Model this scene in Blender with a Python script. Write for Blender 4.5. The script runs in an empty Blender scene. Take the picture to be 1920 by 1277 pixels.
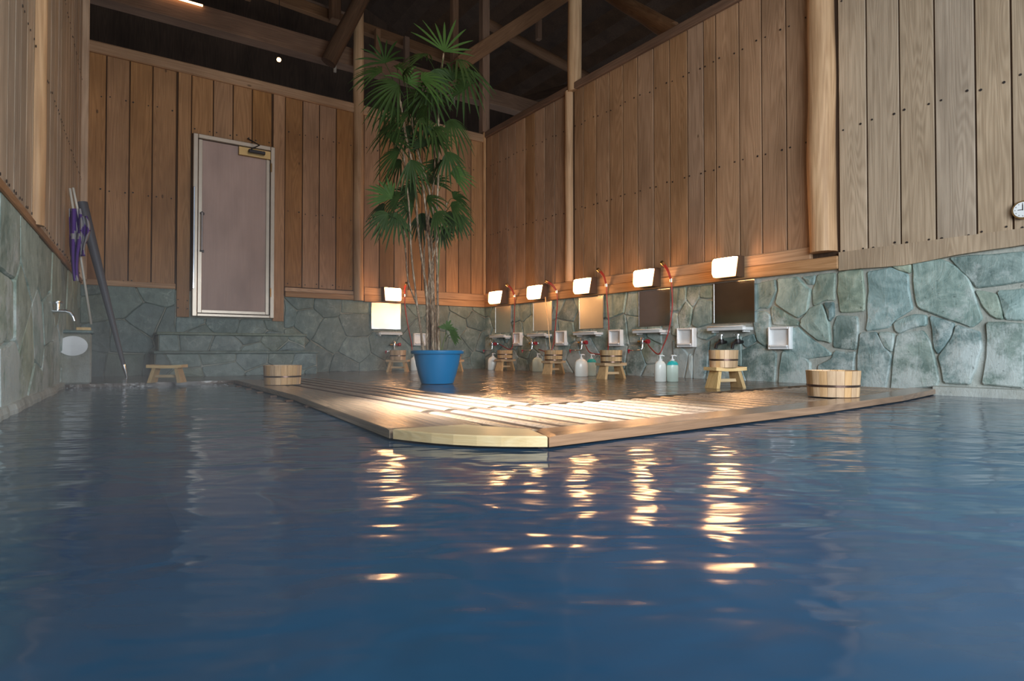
import bpy, math, random
from mathutils import Vector, Matrix, noise
random.seed(7)
sc = bpy.context.scene
COL = sc.collection

# ------------------------------------------------------------------ camera
# room axes: X runs along the back wall to the right, Y runs into the room, water surface z = 0
F = 1130.0; CX = 960.0; CY = 638.5; H = 0.295
PITCH = math.atan(18.5 / F); CA, SA = 0.8216, 0.57
cam_d = bpy.data.cameras.new('camera'); cam = bpy.data.objects.new('camera', cam_d); COL.objects.link(cam)
cam_d.sensor_width = 36; cam_d.lens = 36 * F / 1920; cam_d.clip_start = 0.02
cam.location = (0, 0, H)
cam.rotation_euler = (math.pi / 2 + PITCH, 0, -math.atan2(SA, CA))
sc.camera = cam
sc.view_settings.view_transform = 'Standard'; sc.view_settings.look = 'None'
sc.view_settings.gamma = 1; sc.view_settings.use_curve_mapping = False
sc.view_settings.exposure = 0.0
sc.cycles.max_bounces = 6; sc.cycles.volume_bounces = 0
sc.cycles.use_denoising = True
sc.cycles.sample_clamp_indirect = 4.0
sc.cycles.volume_step_rate = 5.0

# ------------------------------------------------------------------ world and daylight
w = bpy.data.worlds.new('world'); sc.world = w; w.use_nodes = True
bg = w.node_tree.nodes['Background']; bg.inputs[0].default_value = (0.72, 0.84, 1.0, 1); bg.inputs[1].default_value = 0.5

def area(name, loc, target, sx, sy, power, color, spread=180):
    l = bpy.data.lights.new(name, 'AREA'); l.shape = 'RECTANGLE'; l.size = sx; l.size_y = sy
    l.energy = power; l.color = color; l.spread = math.radians(spread)
    o = bpy.data.objects.new(name, l); COL.objects.link(o); o.location = loc
    o.rotation_euler = (Vector(target) - Vector(loc)).to_track_quat('-Z', 'Y').to_euler()
    return o
# the open side of the bath house behind the camera
area('daylight_opening', (1.5, -1.3, 1.15), (2.9, 2.4, 0.75), 2.6, 1.3, 185, (0.84, 0.93, 1.0), 165)
# warm fill light added up in the roof, above the frame
area('warm_fill', (2.2, 3.6, 4.2), (2.2, 4.4, 0.0), 3.0, 3.0, 12, (1.0, 0.70, 0.42))
# narrow light added above the frame for the glare on the deck boards
area('deck_glare_light', (0.35, 6.1, 4.9), (1.66, 2.4, 0.0), 0.35, 0.35, 50, (1.0, 0.97, 0.95), 14)

# ------------------------------------------------------------------ pixel helpers (1920 x 1277 frame)
def ray(px, py):
    x = (px - CX) / F; z = -(py - CY) / F
    y, z = math.cos(PITCH) - z * math.sin(PITCH), math.sin(PITCH) + z * math.cos(PITCH)
    return Vector((CA * x + SA * y, -SA * x + CA * y, z))
def onfloor(px, py, z=0.03):
    r = ray(px, py); k = (z - H) / r.z; return Vector((r.x * k, r.y * k, z))
def onX(px, py, X=4.72):
    r = ray(px, py); k = X / r.x; return Vector((X, r.y * k, H + r.z * k))
def onY(px, py, Y=7.485):
    r = ray(px, py); k = Y / r.y; return Vector((r.x * k, Y, H + r.z * k))
def atdepth(px, py, d):
    r = ray(px, py); k = d / (SA * r.x + CA * r.y); return Vector((r.x * k, r.y * k, H + r.z * k))

# ------------------------------------------------------------------ materials
def mat(name):
    m = bpy.data.materials.new(name); m.use_nodes = True
    nt = m.node_tree; b = nt.nodes['Principled BSDF']
    return m, nt, b
def N(nt, t, **kw):
    n = nt.nodes.new(t)
    for k, v in kw.items():
        if k.startswith('i_'): n.inputs[k[2:].replace('_', ' ')].default_value = v
        else: setattr(n, k, v)
    return n
def L(nt, a, b): nt.links.new(a, b)
def ramp(nt, src, stops):
    r = nt.nodes.new('ShaderNodeValToRGB'); e = r.color_ramp.elements
    while len(e) < len(stops): e.new(0.5)
    for i, (p, c) in enumerate(stops):
        e[i].position = p; e[i].color = (*c, 1) if len(c) == 3 else c
    L(nt, src, r.inputs[0]); return r.outputs[0]
def mixc(nt, fac, a, b, mode='MIX'):
    m = nt.nodes.new('ShaderNodeMix'); m.data_type = 'RGBA'; m.blend_type = mode
    for s, v in ((m.inputs[0], fac), (m.inputs[6], a), (m.inputs[7], b)):
        if hasattr(v, 'links'): L(nt, v, s)
        else: s.default_value = v if not isinstance(v, tuple) else ((*v, 1) if len(v) == 3 else v)
    return m.outputs[2]
def math_(nt, op, a, b=0.0, clamp=False):
    m = nt.nodes.new('ShaderNodeMath'); m.operation = op; m.use_clamp = clamp
    for s, v in ((m.inputs[0], a), (m.inputs[1], b)):
        if hasattr(v, 'links'): L(nt, v, s)
        else: s.default_value = v
    return m.outputs[0]
def coords(nt, scale=(1, 1, 1), seed=13.0):
    tc = N(nt, 'ShaderNodeTexCoord'); at = N(nt, 'ShaderNodeAttribute', attribute_name='rnd')
    sc_ = N(nt, 'ShaderNodeVectorMath', operation='SCALE'); L(nt, at.outputs['Color'], sc_.inputs[0]); sc_.inputs['Scale'].default_value = seed
    ad = N(nt, 'ShaderNodeVectorMath', operation='ADD'); L(nt, tc.outputs['Object'], ad.inputs[0]); L(nt, sc_.outputs[0], ad.inputs[1])
    mp = N(nt, 'ShaderNodeMapping'); mp.inputs['Scale'].default_value = scale; L(nt, ad.outputs[0], mp.inputs[0])
    sp = N(nt, 'ShaderNodeSeparateColor'); L(nt, at.outputs['Color'], sp.inputs[0])
    return tc, ad.outputs[0], mp.outputs[0], sp
def remap(nt, vec, scale):
    mp = N(nt, 'ShaderNodeMapping'); mp.inputs['Scale'].default_value = scale; L(nt, vec, mp.inputs[0]); return mp.outputs[0]
def bump(nt, b, h, strength, dist=0.01):
    bp = N(nt, 'ShaderNodeBump'); bp.inputs['Strength'].default_value = strength; bp.inputs['Distance'].default_value = dist
    L(nt, h, bp.inputs['Height']); L(nt, bp.outputs[0], b.inputs['Normal']); return bp

def wood(name, dark, light, rough=0.6, rings=16.0, spec=0.3, tint=0.35, grey=0.0, sc_=1.0):
    m, nt, b = mat(name)
    tc, raw, _, sp = coords(nt)
    fine = N(nt, 'ShaderNodeTexNoise', i_Scale=1.0, i_Detail=5.0, i_Roughness=0.65); L(nt, remap(nt, raw, (95 * sc_, 95 * sc_, 2.2 * sc_)), fine.inputs[0])
    big = N(nt, 'ShaderNodeTexNoise', i_Scale=1.0, i_Detail=1.5, i_Distortion=0.4); L(nt, remap(nt, raw, (6.5 * sc_, 6.5 * sc_, 0.42 * sc_)), big.inputs[0])
    rg = math_(nt, 'SINE', math_(nt, 'MULTIPLY', big.outputs[0], rings * 6.283))
    rg = math_(nt, 'POWER', math_(nt, 'MULTIPLY_ADD', rg, 0.5), 1.0)
    rr = nt.nodes.new('ShaderNodeMapRange'); L(nt, rg, rr.inputs[0]); rr.inputs[1].default_value = -0.2; rr.inputs[2].default_value = 1.0
    patch = N(nt, 'ShaderNodeTexNoise', i_Scale=1.0, i_Detail=3.0); L(nt, remap(nt, raw, (3.0, 3.0, 1.3)), patch.inputs[0])
    f = math_(nt, 'ADD', math_(nt, 'MULTIPLY', rr.outputs[0], 0.22), math_(nt, 'MULTIPLY', fine.outputs[0], 0.85))
    c = ramp(nt, f, [(0.18, dark), (0.72, light)])
    c = mixc(nt, math_(nt, 'MULTIPLY', math_(nt, 'SUBTRACT', patch.outputs[0], 0.42), 1.6, True), c, tuple(x * 0.62 for x in dark))
    hs = N(nt, 'ShaderNodeHueSaturation'); L(nt, c, hs.inputs['Color'])
    L(nt, math_(nt, 'ADD', math_(nt, 'MULTIPLY', sp.outputs[0], tint), 1 - tint / 2), hs.inputs['Value'])
    L(nt, math_(nt, 'ADD', math_(nt, 'MULTIPLY', sp.outputs[1], 0.25), 0.85 - grey), hs.inputs['Saturation'])
    kn = N(nt, 'ShaderNodeTexVoronoi', i_Scale=1.0); L(nt, remap(nt, raw, (3.2, 3.2, 1.5)), kn.inputs[0])
    kf = math_(nt, 'LESS_THAN', kn.outputs['Distance'], 0.035)
    c2 = mixc(nt, math_(nt, 'MULTIPLY', kf, 0.7), hs.outputs[0], tuple(x * 0.3 for x in dark))
    L(nt, c2, b.inputs['Base Color'])
    b.inputs['Roughness'].default_value = rough; b.inputs['Specular IOR Level'].default_value = spec
    bump(nt, b, f, 0.35, 0.004)
    return m

def stone(name, dark, light, white=0.0, rough=0.5, sc_=1.0, mortar=False):
    m, nt, b = mat(name)
    tc, raw, _, sp = coords(nt)
    a = N(nt, 'ShaderNodeTexNoise', i_Scale=5.0 * sc_, i_Detail=8.0, i_Roughness=0.68, i_Distortion=0.8); L(nt, raw, a.inputs[0])
    v = N(nt, 'ShaderNodeTexNoise', i_Scale=1.0, i_Detail=6.0, i_Roughness=0.7, i_Distortion=1.6); L(nt, remap(nt, raw, (16, 16, 5)), v.inputs[0])
    f = math_(nt, 'ADD', math_(nt, 'MULTIPLY', a.outputs[0], 0.65), math_(nt, 'MULTIPLY', v.outputs[0], 0.35))
    c = ramp(nt, f, [(0.34, dark), (0.68, light)])
    if not mortar:
        # each slab has its own tone, some olive and some blue
        hue = ramp(nt, sp.outputs[0], [(0.0, (1.15, 1.05, 0.86)), (0.2, (1.02, 1.02, 0.97)), (0.55, (0.97, 1.0, 1.0)), (1.0, (0.91, 0.99, 1.05))])
        c = mixc(nt, 1.0, c, hue, 'MULTIPLY')
        val = ramp(nt, sp.outputs[1], [(0.0, (0.76, 0.76, 0.76)), (1.0, (1.18, 1.18, 1.18))])
        c = mixc(nt, 1.0, c, val, 'MULTIPLY')
    ve = N(nt, 'ShaderNodeTexVoronoi', feature='DISTANCE_TO_EDGE', i_Scale=1.0)
    wob = N(nt, 'ShaderNodeTexNoise', i_Scale=6.0, i_Detail=4.0); L(nt, raw, wob.inputs[0])
    wa = N(nt, 'ShaderNodeVectorMath', operation='MULTIPLY_ADD'); L(nt, wob.outputs['Color'], wa.inputs[0]); wa.inputs[1].default_value = (.5, .5, .5); L(nt, raw, wa.inputs[2])
    L(nt, remap(nt, wa.outputs[0], (5, 5, 2.6)), ve.inputs[0])
    vf = math_(nt, 'SUBTRACT', 1.0, math_(nt, 'MULTIPLY', ve.outputs['Distance'], 22.0), True)
    gate = math_(nt, 'MULTIPLY', math_(nt, 'SUBTRACT', a.outputs[0], 0.45), 4.0, True)
    c = mixc(nt, math_(nt, 'MULTIPLY', math_(nt, 'MULTIPLY', vf, gate), 0.45), c, (0.55, 0.60, 0.55))
    sepz = N(nt, 'ShaderNodeSeparateXYZ'); L(nt, tc.outputs['Object'], sepz.inputs[0])
    wn = N(nt, 'ShaderNodeTexNoise', i_Scale=2.2, i_Detail=7.0, i_Roughness=0.75); L(nt, tc.outputs['Object'], wn.inputs[0])
    wz = math_(nt, 'SUBTRACT', 0.75, math_(nt, 'MULTIPLY', sepz.outputs[2], 0.75))   # mineral crust sits low on the wall
    wf = math_(nt, 'MULTIPLY', math_(nt, 'SUBTRACT', math_(nt, 'ADD', wn.outputs[0], math_(nt, 'MULTIPLY', wz, 0.3)), 0.62), 5.0 * white, True)
    c = mixc(nt, math_(nt, 'MULTIPLY', wf, 0.75), c, (0.62, 0.68, 0.66))
    dk = N(nt, 'ShaderNodeTexNoise', i_Scale=42.0, i_Detail=2.0); L(nt, raw, dk.inputs[0])
    df = math_(nt, 'MULTIPLY', math_(nt, 'SUBTRACT', dk.outputs[0], 0.68), 12, True)
    c = mixc(nt, math_(nt, 'MULTIPLY', df, 0.55), c, tuple(x * 0.3 for x in dark))
    L(nt, c, b.inputs['Base Color'])
    b.inputs['Roughness'].default_value = rough
    bump(nt, b, math_(nt, 'ADD', f, math_(nt, 'MULTIPLY', wn.outputs[0], 0.5)), 0.7, 0.02)
    return m

def plain(name, col, rough=0.4, metal=0.0, emit=None, es=0.0, noise_=0.12, spec=0.5, coat=0.0):
    m, nt, b = mat(name)
    tc = N(nt, 'ShaderNodeTexCoord'); n = N(nt, 'ShaderNodeTexNoise', i_Scale=14.0, i_Detail=4.0); L(nt, tc.outputs['Object'], n.inputs[0])
    c = mixc(nt, n.outputs[0], tuple(x * (1 - noise_) for x in col), tuple(min(1, x * (1 + noise_)) for x in col))
    L(nt, c, b.inputs['Base Color'])
    b.inputs['Roughness'].default_value = rough; b.inputs['Metallic'].default_value = metal
    b.inputs['Specular IOR Level'].default_value = spec; b.inputs['Coat Weight'].default_value = coat
    if emit: b.inputs['Emission Color'].default_value = (*emit, 1); b.inputs['Emission Strength'].default_value = es
    return m

M = {}
M['board'] = wood('cedar_board', (0.215, 0.098, 0.034), (0.41, 0.21, 0.088), 0.6, rings=22, tint=.28)
M['board_grey'] = wood('grey_cedar_board', (0.235, 0.12, 0.053), (0.46, 0.265, 0.142), 0.6, rings=22, tint=.28)  # a little paler and greyer than the back wall boards
M['board_daylit'] = wood('daylit_board', (0.28, 0.20, 0.13), (0.56, 0.43, 0.305), 0.6, rings=22, tint=.25)  # cool daylight on the near boards, put into the wood colour
M['trim'] = wood('cedar_rail', (0.29, 0.14, 0.055), (0.56, 0.33, 0.17), 0.6)
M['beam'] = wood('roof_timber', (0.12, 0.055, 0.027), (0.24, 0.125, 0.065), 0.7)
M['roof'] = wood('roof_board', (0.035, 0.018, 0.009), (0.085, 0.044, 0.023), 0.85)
M['log'] = wood('round_log', (0.34, 0.185, 0.09), (0.62, 0.40, 0.23), 0.5, rings=9)
M['deck'] = wood('wet_deck_board', (0.17, 0.105, 0.055), (0.44, 0.31, 0.19), 0.24, spec=1.0, grey=0.15)
M['deck_dark'] = wood('dark_wet_underlay', (0.03, 0.017, 0.009), (0.07, 0.04, 0.022), 0.75, spec=0.1)
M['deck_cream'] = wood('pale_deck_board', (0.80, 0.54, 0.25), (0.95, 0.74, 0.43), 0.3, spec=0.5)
M['deck_edge'] = wood('deck_edge_board', (0.17, 0.105, 0.06), (0.47, 0.32, 0.19), 0.25, spec=0.6)
M['deck_rust'] = wood('wet_rust_board', (0.14, 0.07, 0.035), (0.33, 0.185, 0.10), 0.16, spec=0.6)
M['stool'] = wood('pale_hinoki', (0.55, 0.34, 0.14), (0.84, 0.60, 0.31), 0.5, sc_=1.6, rings=8)
M['stool_old'] = wood('aged_hinoki', (0.42, 0.25, 0.11), (0.72, 0.49, 0.25), 0.5, sc_=1.6, rings=8)
M['bucket'] = wood('bucket_stave', (0.50, 0.28, 0.13), (0.78, 0.52, 0.29), 0.4, sc_=1.6, rings=7, tint=0.5)
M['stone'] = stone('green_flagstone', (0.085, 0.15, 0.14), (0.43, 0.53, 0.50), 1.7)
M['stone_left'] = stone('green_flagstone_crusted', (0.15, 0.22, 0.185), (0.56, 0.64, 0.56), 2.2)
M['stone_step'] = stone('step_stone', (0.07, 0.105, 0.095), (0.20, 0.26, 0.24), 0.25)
M['mortar'] = stone('mortar', (0.17, 0.17, 0.13), (0.36, 0.35, 0.28), 0.5, 0.7, mortar=True)
M['mortar_light'] = stone('mortar_light', (0.26, 0.28, 0.25), (0.50, 0.50, 0.44), 0.7, 0.7, mortar=True)
M['chrome'] = plain('chrome', (0.75, 0.77, 0.8), 0.12, 1.0)
M['alu'] = plain('aluminium_frame', (0.42, 0.35, 0.28), 0.35, 0.6)
M['door'] = wood('pink_door_laminate', (0.35, 0.24, 0.205), (0.42, 0.295, 0.25), 0.5, rings=0.4, sc_=0.8, tint=0.0)
M['brass'] = plain('brass', (0.45, 0.30, 0.13), 0.35, 0.9)
M['dark'] = plain('dark_metal', (0.03, 0.025, 0.025), 0.4, 0.4)
M['nail'] = plain('rusted_nail', (0.02, 0.014, 0.012), 0.7)
M['white'] = plain('white_plastic', (0.82, 0.83, 0.82), 0.3)
M['ceramic'] = plain('white_ceramic', (0.85, 0.86, 0.86), 0.15)
M['red'] = plain('red_rubber', (0.32, 0.03, 0.02), 0.35)
M['redknob'] = plain('red_plastic', (0.35, 0.02, 0.03), 0.3)
M['bluepot'] = plain('blue_plastic', (0.0, 0.17, 0.40), 0.4, noise_=0.06)
M['soil'] = plain('potting_soil', (0.05, 0.03, 0.02), 0.9)
M['lampbody'] = plain('brown_lamp_housing', (0.09, 0.055, 0.035), 0.4)
M['shade'] = plain('lit_lamp_glass', (0.9, 0.85, 0.8), 0.3, 0.0, (1.0, 0.50, 0.20), 28.0)
M['mirror'] = plain('fogged_mirror', (0.62, 0.60, 0.55), 0.10, 1.0, noise_=0.1)
M['mirror_fog'] = plain('misted_mirror', (0.80, 0.76, 0.66), 0.33, 1.0, noise_=0.05)
M['mirror_back'] = plain('misted_mirror_back', (0.92, 0.90, 0.84), 0.22, 1.0, noise_=0.03)
M['hoop'] = plain('copper_hoop', (0.16, 0.10, 0.08), 0.3, 0.9)
M['bottle_w'] = plain('milky_bottle', (0.90, 0.91, 0.84), 0.25, noise_=0.03)
M['bottle_g'] = plain('pale_green_bottle', (0.72, 0.85, 0.74), 0.25, noise_=0.04)
M['teal'] = plain('teal_collar', (0.03, 0.50, 0.50), 0.3)
M['purple'] = plain('purple_cloth', (0.10, 0.035, 0.23), 0.85)
M['greycloth'] = plain('grey_cloth', (0.33, 0.31, 0.33), 0.85)
M['greypole'] = plain('grey_pole', (0.09, 0.09, 0.105), 0.5)
M['stick'] = plain('pale_stick', (0.62, 0.58, 0.50), 0.5)
M['leaf'] = plain('palm_leaf', (0.026, 0.052, 0.009), 0.6, noise_=0.5, spec=0.25)
M['leaf2'] = plain('palm_leaf_young', (0.045, 0.095, 0.016), 0.6, noise_=0.4, spec=0.25)
M['caneg'] = plain('green_cane', (0.10, 0.13, 0.03), 0.5)
M['strip'] = plain('warm_light_strip', (1, .8, .6), 0.4, 0, (1.0, 0.55, 0.25), 7.0)
def cane_mat():
    m, nt, b = mat('fibrous_cane')
    tc = N(nt, 'ShaderNodeTexCoord')
    n = N(nt, 'ShaderNodeTexNoise', i_Scale=1.0, i_Detail=5.0, i_Roughness=0.7, i_Distortion=1.0); L(nt, remap(nt, tc.outputs['Object'], (60, 60, 14)), n.inputs[0])
    L(nt, ramp(nt, n.outputs[0], [(0.38, (0.07, 0.04, 0.02)), (0.52, (0.30, 0.20, 0.12)), (0.66, (0.62, 0.50, 0.36))]), b.inputs['Base Color'])
    b.inputs['Roughness'].default_value = 0.6; bump(nt, b, n.outputs[0], 0.8, 0.01); return m
M['cane'] = cane_mat()
def floor_mat():
    m, nt, b = mat('wet_stone_floor')
    tc = N(nt, 'ShaderNodeTexCoord')
    n = N(nt, 'ShaderNodeTexNoise', i_Scale=7.0, i_Detail=8.0, i_Roughness=0.65); L(nt, tc.outputs['Object'], n.inputs[0])
    v = N(nt, 'ShaderNodeTexVoronoi', feature='DISTANCE_TO_EDGE', i_Scale=2.6); L(nt, tc.outputs['Object'], v.inputs[0])
    e = math_(nt, 'LESS_THAN', v.outputs['Distance'], 0.035)
    c = ramp(nt, n.outputs[0], [(0.3, (0.045, 0.028, 0.018)), (0.7, (0.19, 0.125, 0.08))])
    L(nt, mixc(nt, math_(nt, 'MULTIPLY', e, 0.6), c, (0.05, 0.04, 0.03)), b.inputs['Base Color'])
    L(nt, ramp(nt, n.outputs[0], [(0.35, (0.07,) * 3), (0.7, (0.30,) * 3)]), b.inputs['Roughness'])
    n2 = N(nt, 'ShaderNodeTexNoise', i_Scale=9.0, i_Detail=5.0); L(nt, tc.outputs['Object'], n2.inputs[0])
    bump(nt, b, math_(nt, 'ADD', n2.outputs[0], math_(nt, 'MULTIPLY', math_(nt, 'MINIMUM', v.outputs['Distance'], 0.05), 4.0)), 0.35, 0.03)
    return m
M['floor'] = floor_mat()
def water_mat():
    m, nt, b = mat('milky_blue_bath_water')
    tc = N(nt, 'ShaderNodeTexCoord')
    sw = N(nt, 'ShaderNodeTexNoise', i_Scale=0.9, i_Detail=4.0, i_Distortion=0.6); L(nt, tc.outputs['Object'], sw.inputs[0])
    L(nt, ramp(nt, sw.outputs[0], [(0.3, (0.014, 0.050, 0.098)), (0.7, (0.024, 0.066, 0.118))]), b.inputs['Base Color'])
    b.inputs['Roughness'].default_value = 0.12; b.inputs['IOR'].default_value = 1.33
    rt = N(nt, 'ShaderNodeMapping'); rt.inputs['Rotation'].default_value = (0, 0, math.radians(34.75)); L(nt, tc.outputs['Object'], rt.inputs[0])
    w1 = N(nt, 'ShaderNodeTexNoise', i_Scale=1.0, i_Detail=2.0, i_Distortion=0.5); L(nt, remap(nt, rt.outputs[0], (3.6, 5.6, 1)), w1.inputs[0])
    w2 = N(nt, 'ShaderNodeTexNoise', i_Scale=1.0, i_Detail=1.0); L(nt, remap(nt, rt.outputs[0], (7, 24, 1)), w2.inputs[0])
    h = math_(nt, 'ADD', w1.outputs[0], math_(nt, 'MULTIPLY', w2.outputs[0], 0.14))
    bump(nt, b, h, 1.0, 0.013)
    return m
M['water'] = water_mat()

# ------------------------------------------------------------------ mesh helpers
class MB:
    def __init__(s): s.v = []; s.f = []; s.c = []; s.mi = []; s.rnd = (random.random(), random.random(), random.random()); s.m = 0
    def new(s): s.rnd = (random.random(), random.random(), random.random())
    def add(s, vs, fs):
        o = len(s.v); s.v += [tuple(v) for v in vs]; s.c += [s.rnd] * len(vs)
        s.f += [tuple(i + o for i in f) for f in fs]; s.mi += [s.m] * len(fs)
    def box(s, x0, x1, y0, y1, z0, z1, bev=0.0, jit=0.0):
        if bev <= 0:
            vs = [(x, y, z) for z in (z0, z1) for y in (y0, y1) for x in (x0, x1)]
            s.add(vs, [(0, 2, 3, 1), (4, 5, 7, 6), (0, 1, 5, 4), (2, 6, 7, 3), (0, 4, 6, 2), (1, 3, 7, 5)]); return
        b = min(bev, (x1 - x0) * .45, (y1 - y0) * .45, (z1 - z0) * .45)
        vs = []; idx = {}
        X = (x0, x1); Y = (y0, y1); Z = (z0, z1)
        for i in (0, 1):
            for j in (0, 1):
                for k in (0, 1):
                    sx, sy, sz = (1, -1)[i], (1, -1)[j], (1, -1)[k]
                    idx[i, j, k, 0] = len(vs); vs.append((X[i], Y[j] + sy * b, Z[k] + sz * b))
                    idx[i, j, k, 1] = len(vs); vs.append((X[i] + sx * b, Y[j], Z[k] + sz * b))
                    idx[i, j, k, 2] = len(vs); vs.append((X[i] + sx * b, Y[j] + sy * b, Z[k]))
        g = lambda i, j, k, a: idx[i, j, k, a]
        fs = [(g(0,0,0,0), g(0,0,1,0), g(0,1,1,0), g(0,1,0,0)), (g(1,0,0,0), g(1,1,0,0), g(1,1,1,0), g(1,0,1,0)),
              (g(0,0,0,1), g(1,0,0,1), g(1,0,1,1), g(0,0,1,1)), (g(0,1,0,1), g(0,1,1,1), g(1,1,1,1), g(1,1,0,1)),
              (g(0,0,0,2), g(0,1,0,2), g(1,1,0,2), g(1,0,0,2)), (g(0,0,1,2), g(1,0,1,2), g(1,1,1,2), g(0,1,1,2))]
        for j in (0, 1):
            for k in (0, 1): fs.append((g(0,j,k,1), g(1,j,k,1), g(1,j,k,2), g(0,j,k,2)))
        for i in (0, 1):
            for k in (0, 1): fs.append((g(i,0,k,0), g(i,1,k,0), g(i,1,k,2), g(i,0,k,2)))
        for i in (0, 1):
            for j in (0, 1): fs.append((g(i,j,0,0), g(i,j,1,0), g(i,j,1,1), g(i,j,0,1)))
        for i in (0, 1):
            for j in (0, 1):
                for k in (0, 1): fs.append((g(i,j,k,0), g(i,j,k,1), g(i,j,k,2)))
        s.add(vs, fs)
    def tube(s, pts, r, n=10, cap=True, rad=None):
        pts = [Vector(p) for p in pts]; vs = []; fs = []
        up = Vector((0, 0, 1)); prev = None
        for i, p in enumerate(pts):
            t = (pts[min(i + 1, len(pts) - 1)] - pts[max(i - 1, 0)]).normalized()
            if prev is None:
                a = t.cross(up)
                if a.length < 0.1: a = t.cross(Vector((1, 0, 0)))
            else: a = prev - t * prev.dot(t)
            a.normalize(); prev = a; b = t.cross(a)
            rr = rad[i] if rad else r
            for k in range(n):
                an = 2 * math.pi * k / n; vs.append(p + (a * math.cos(an) + b * math.sin(an)) * rr)
        for i in range(len(pts) - 1):
            for k in range(n): fs.append((i * n + k, i * n + (k + 1) % n, (i + 1) * n + (k + 1) % n, (i + 1) * n + k))
        if cap: fs.append(tuple(range(n - 1, -1, -1))); fs.append(tuple((len(pts) - 1) * n + k for k in range(n)))
        s.add(vs, fs)
    def lathe(s, prof, n=40, c=(0, 0, 0), sx=1, sy=1, close=False):
        vs = []; fs = []
        for r, z in prof:
            for k in range(n):
                a = 2 * math.pi * k / n; vs.append((c[0] + r * sx * math.cos(a), c[1] + r * sy * math.sin(a), c[2] + z))
        m = len(prof)
        for i in range(m - 1 + (1 if close else 0)):
            j = (i + 1) % m
            for k in range(n): fs.append((i * n + k, i * n + (k + 1) % n, j * n + (k + 1) % n, j * n + k))
        if not close:
            if prof[0][0] > 1e-4: fs.append(tuple(range(n - 1, -1, -1)))
            if prof[-1][0] > 1e-4: fs.append(tuple((m - 1) * n + k for k in range(n)))
        s.add(vs, fs)
    def prism(s, poly, z0, z1, axis='z'):
        n = len(poly)
        if axis == 'z': vs = [(x, y, z0) for x, y in poly] + [(x, y, z1) for x, y in poly]
        else: vs = [(x, z0, y) for x, y in poly] + [(x, z1, y) for x, y in poly]
        s.add(vs, [tuple(range(n - 1, -1, -1)), tuple(range(n, 2 * n))] + [(i, (i + 1) % n, n + (i + 1) % n, n + i) for i in range(n)])
    def build(s, name, mats, parent=None, mw=None, smooth=False, auto=None):
        me = bpy.data.meshes.new(name); me.from_pydata(s.v, [], s.f)
        if not isinstance(mats, (list, tuple)): mats = [mats]
        for m in mats: me.materials.append(m)
        me.polygons.foreach_set('material_index', s.mi)
        at = me.attributes.new('rnd', 'FLOAT_COLOR', 'POINT')
        at.data.foreach_set('color', [x for c in s.c for x in (*c, 1.0)])
        import bmesh
        bm = bmesh.new(); bm.from_mesh(me); bmesh.ops.recalc_face_normals(bm, faces=bm.faces); bm.to_mesh(me); bm.free()
        if smooth:
            me.polygons.foreach_set('use_smooth', [True] * len(me.polygons))
            if auto: me.set_sharp_from_angle(angle=math.radians(auto))
        me.update()
        o = bpy.data.objects.new(name, me); COL.objects.link(o)
        if parent: o.parent = parent
        if mw is not None: o.matrix_world = mw
        return o
def tag(o, label=None, cat=None, group=None, kind=None):
    if label: o['label'] = label
    if cat: o['category'] = cat
    if group: o['group'] = group
    if kind: o['kind'] = kind
    return o
def thing(name, label, cat, loc=(0, 0, 0), rz=0.0, group=None):
    o = bpy.data.objects.new(name, None); o.empty_display_size = 0.05; COL.objects.link(o)
    o.location = loc; o.rotation_euler = (0, 0, rz); return tag(o, label, cat, group)
def copy_tree(o, parent=None):
    c = o.copy(); COL.objects.link(c); c.parent = parent
    for ch in list(o.children): copy_tree(ch, c)
    return c
def frame(origin, xdir):
    x = Vector((*xdir, 0)).normalized(); z = Vector((0, 0, 1)); y = z.cross(x)
    return Matrix(((x.x, y.x, 0, origin[0]), (x.y, y.y, 0, origin[1]), (0, 0, 1, origin[2] if len(origin) > 2 else 0), (0, 0, 0, 1)))
def beam_m(p0, p1, roll_up=Vector((0, 0, 1))):
    p0 = Vector(p0); p1 = Vector(p1); z = (p1 - p0).normalized()
    x = roll_up.cross(z)
    if x.length < 0.05: x = Vector((1, 0, 0)).cross(z) if abs(z.x) < .9 else Vector((0, 1, 0)).cross(z)
    x.normalize(); y = z.cross(x)
    m = Matrix((x, y, z)).transposed().to_4x4(); m.translation = p0; return m, (p1 - p0).length
def square_beam(name, p0, p1, w_, h_, m, label, kind='structure', parent=None):
    mw, ln = beam_m(p0, p1); b = MB(); b.box(-w_ / 2, w_ / 2, -h_ / 2, h_ / 2, 0, ln, 0.008)
    o = b.build(name, m, None, mw); tag(o, label, kind=kind)
    if parent: o.parent = parent
    return o
def round_log(name, p0, p1, r, m, label, wob=0.08, kind='structure'):
    mw, ln = beam_m(p0, p1); b = MB(); k = max(4, int(ln / 0.12)); sd = random.random() * 50
    vs = []; fs = []; n = 16
    for i in range(k + 1):
        z = ln * i / k
        for j in range(n):
            a = 2 * math.pi * j / n
            rr = r * (1 + wob * noise.noise(Vector((math.cos(a) * 1.2, math.sin(a) * 1.2, z * 1.6 + sd))))
            ox = r * 0.25 * noise.noise(Vector((z * .8, sd, 0)))
            vs.append((rr * math.cos(a) + ox, rr * math.sin(a), z))
    for i in range(k):
        for j in range(n): fs.append((i * n + j, i * n + (j + 1) % n, (i + 1) * n + (j + 1) % n, (i + 1) * n + j))
    fs.append(tuple(range(n))); fs.append(tuple(k * n + j for j in range(n)))
    b.add(vs, fs); o = b.build(name, m, None, mw, True, 60); return tag(o, label, kind=kind)

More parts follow.
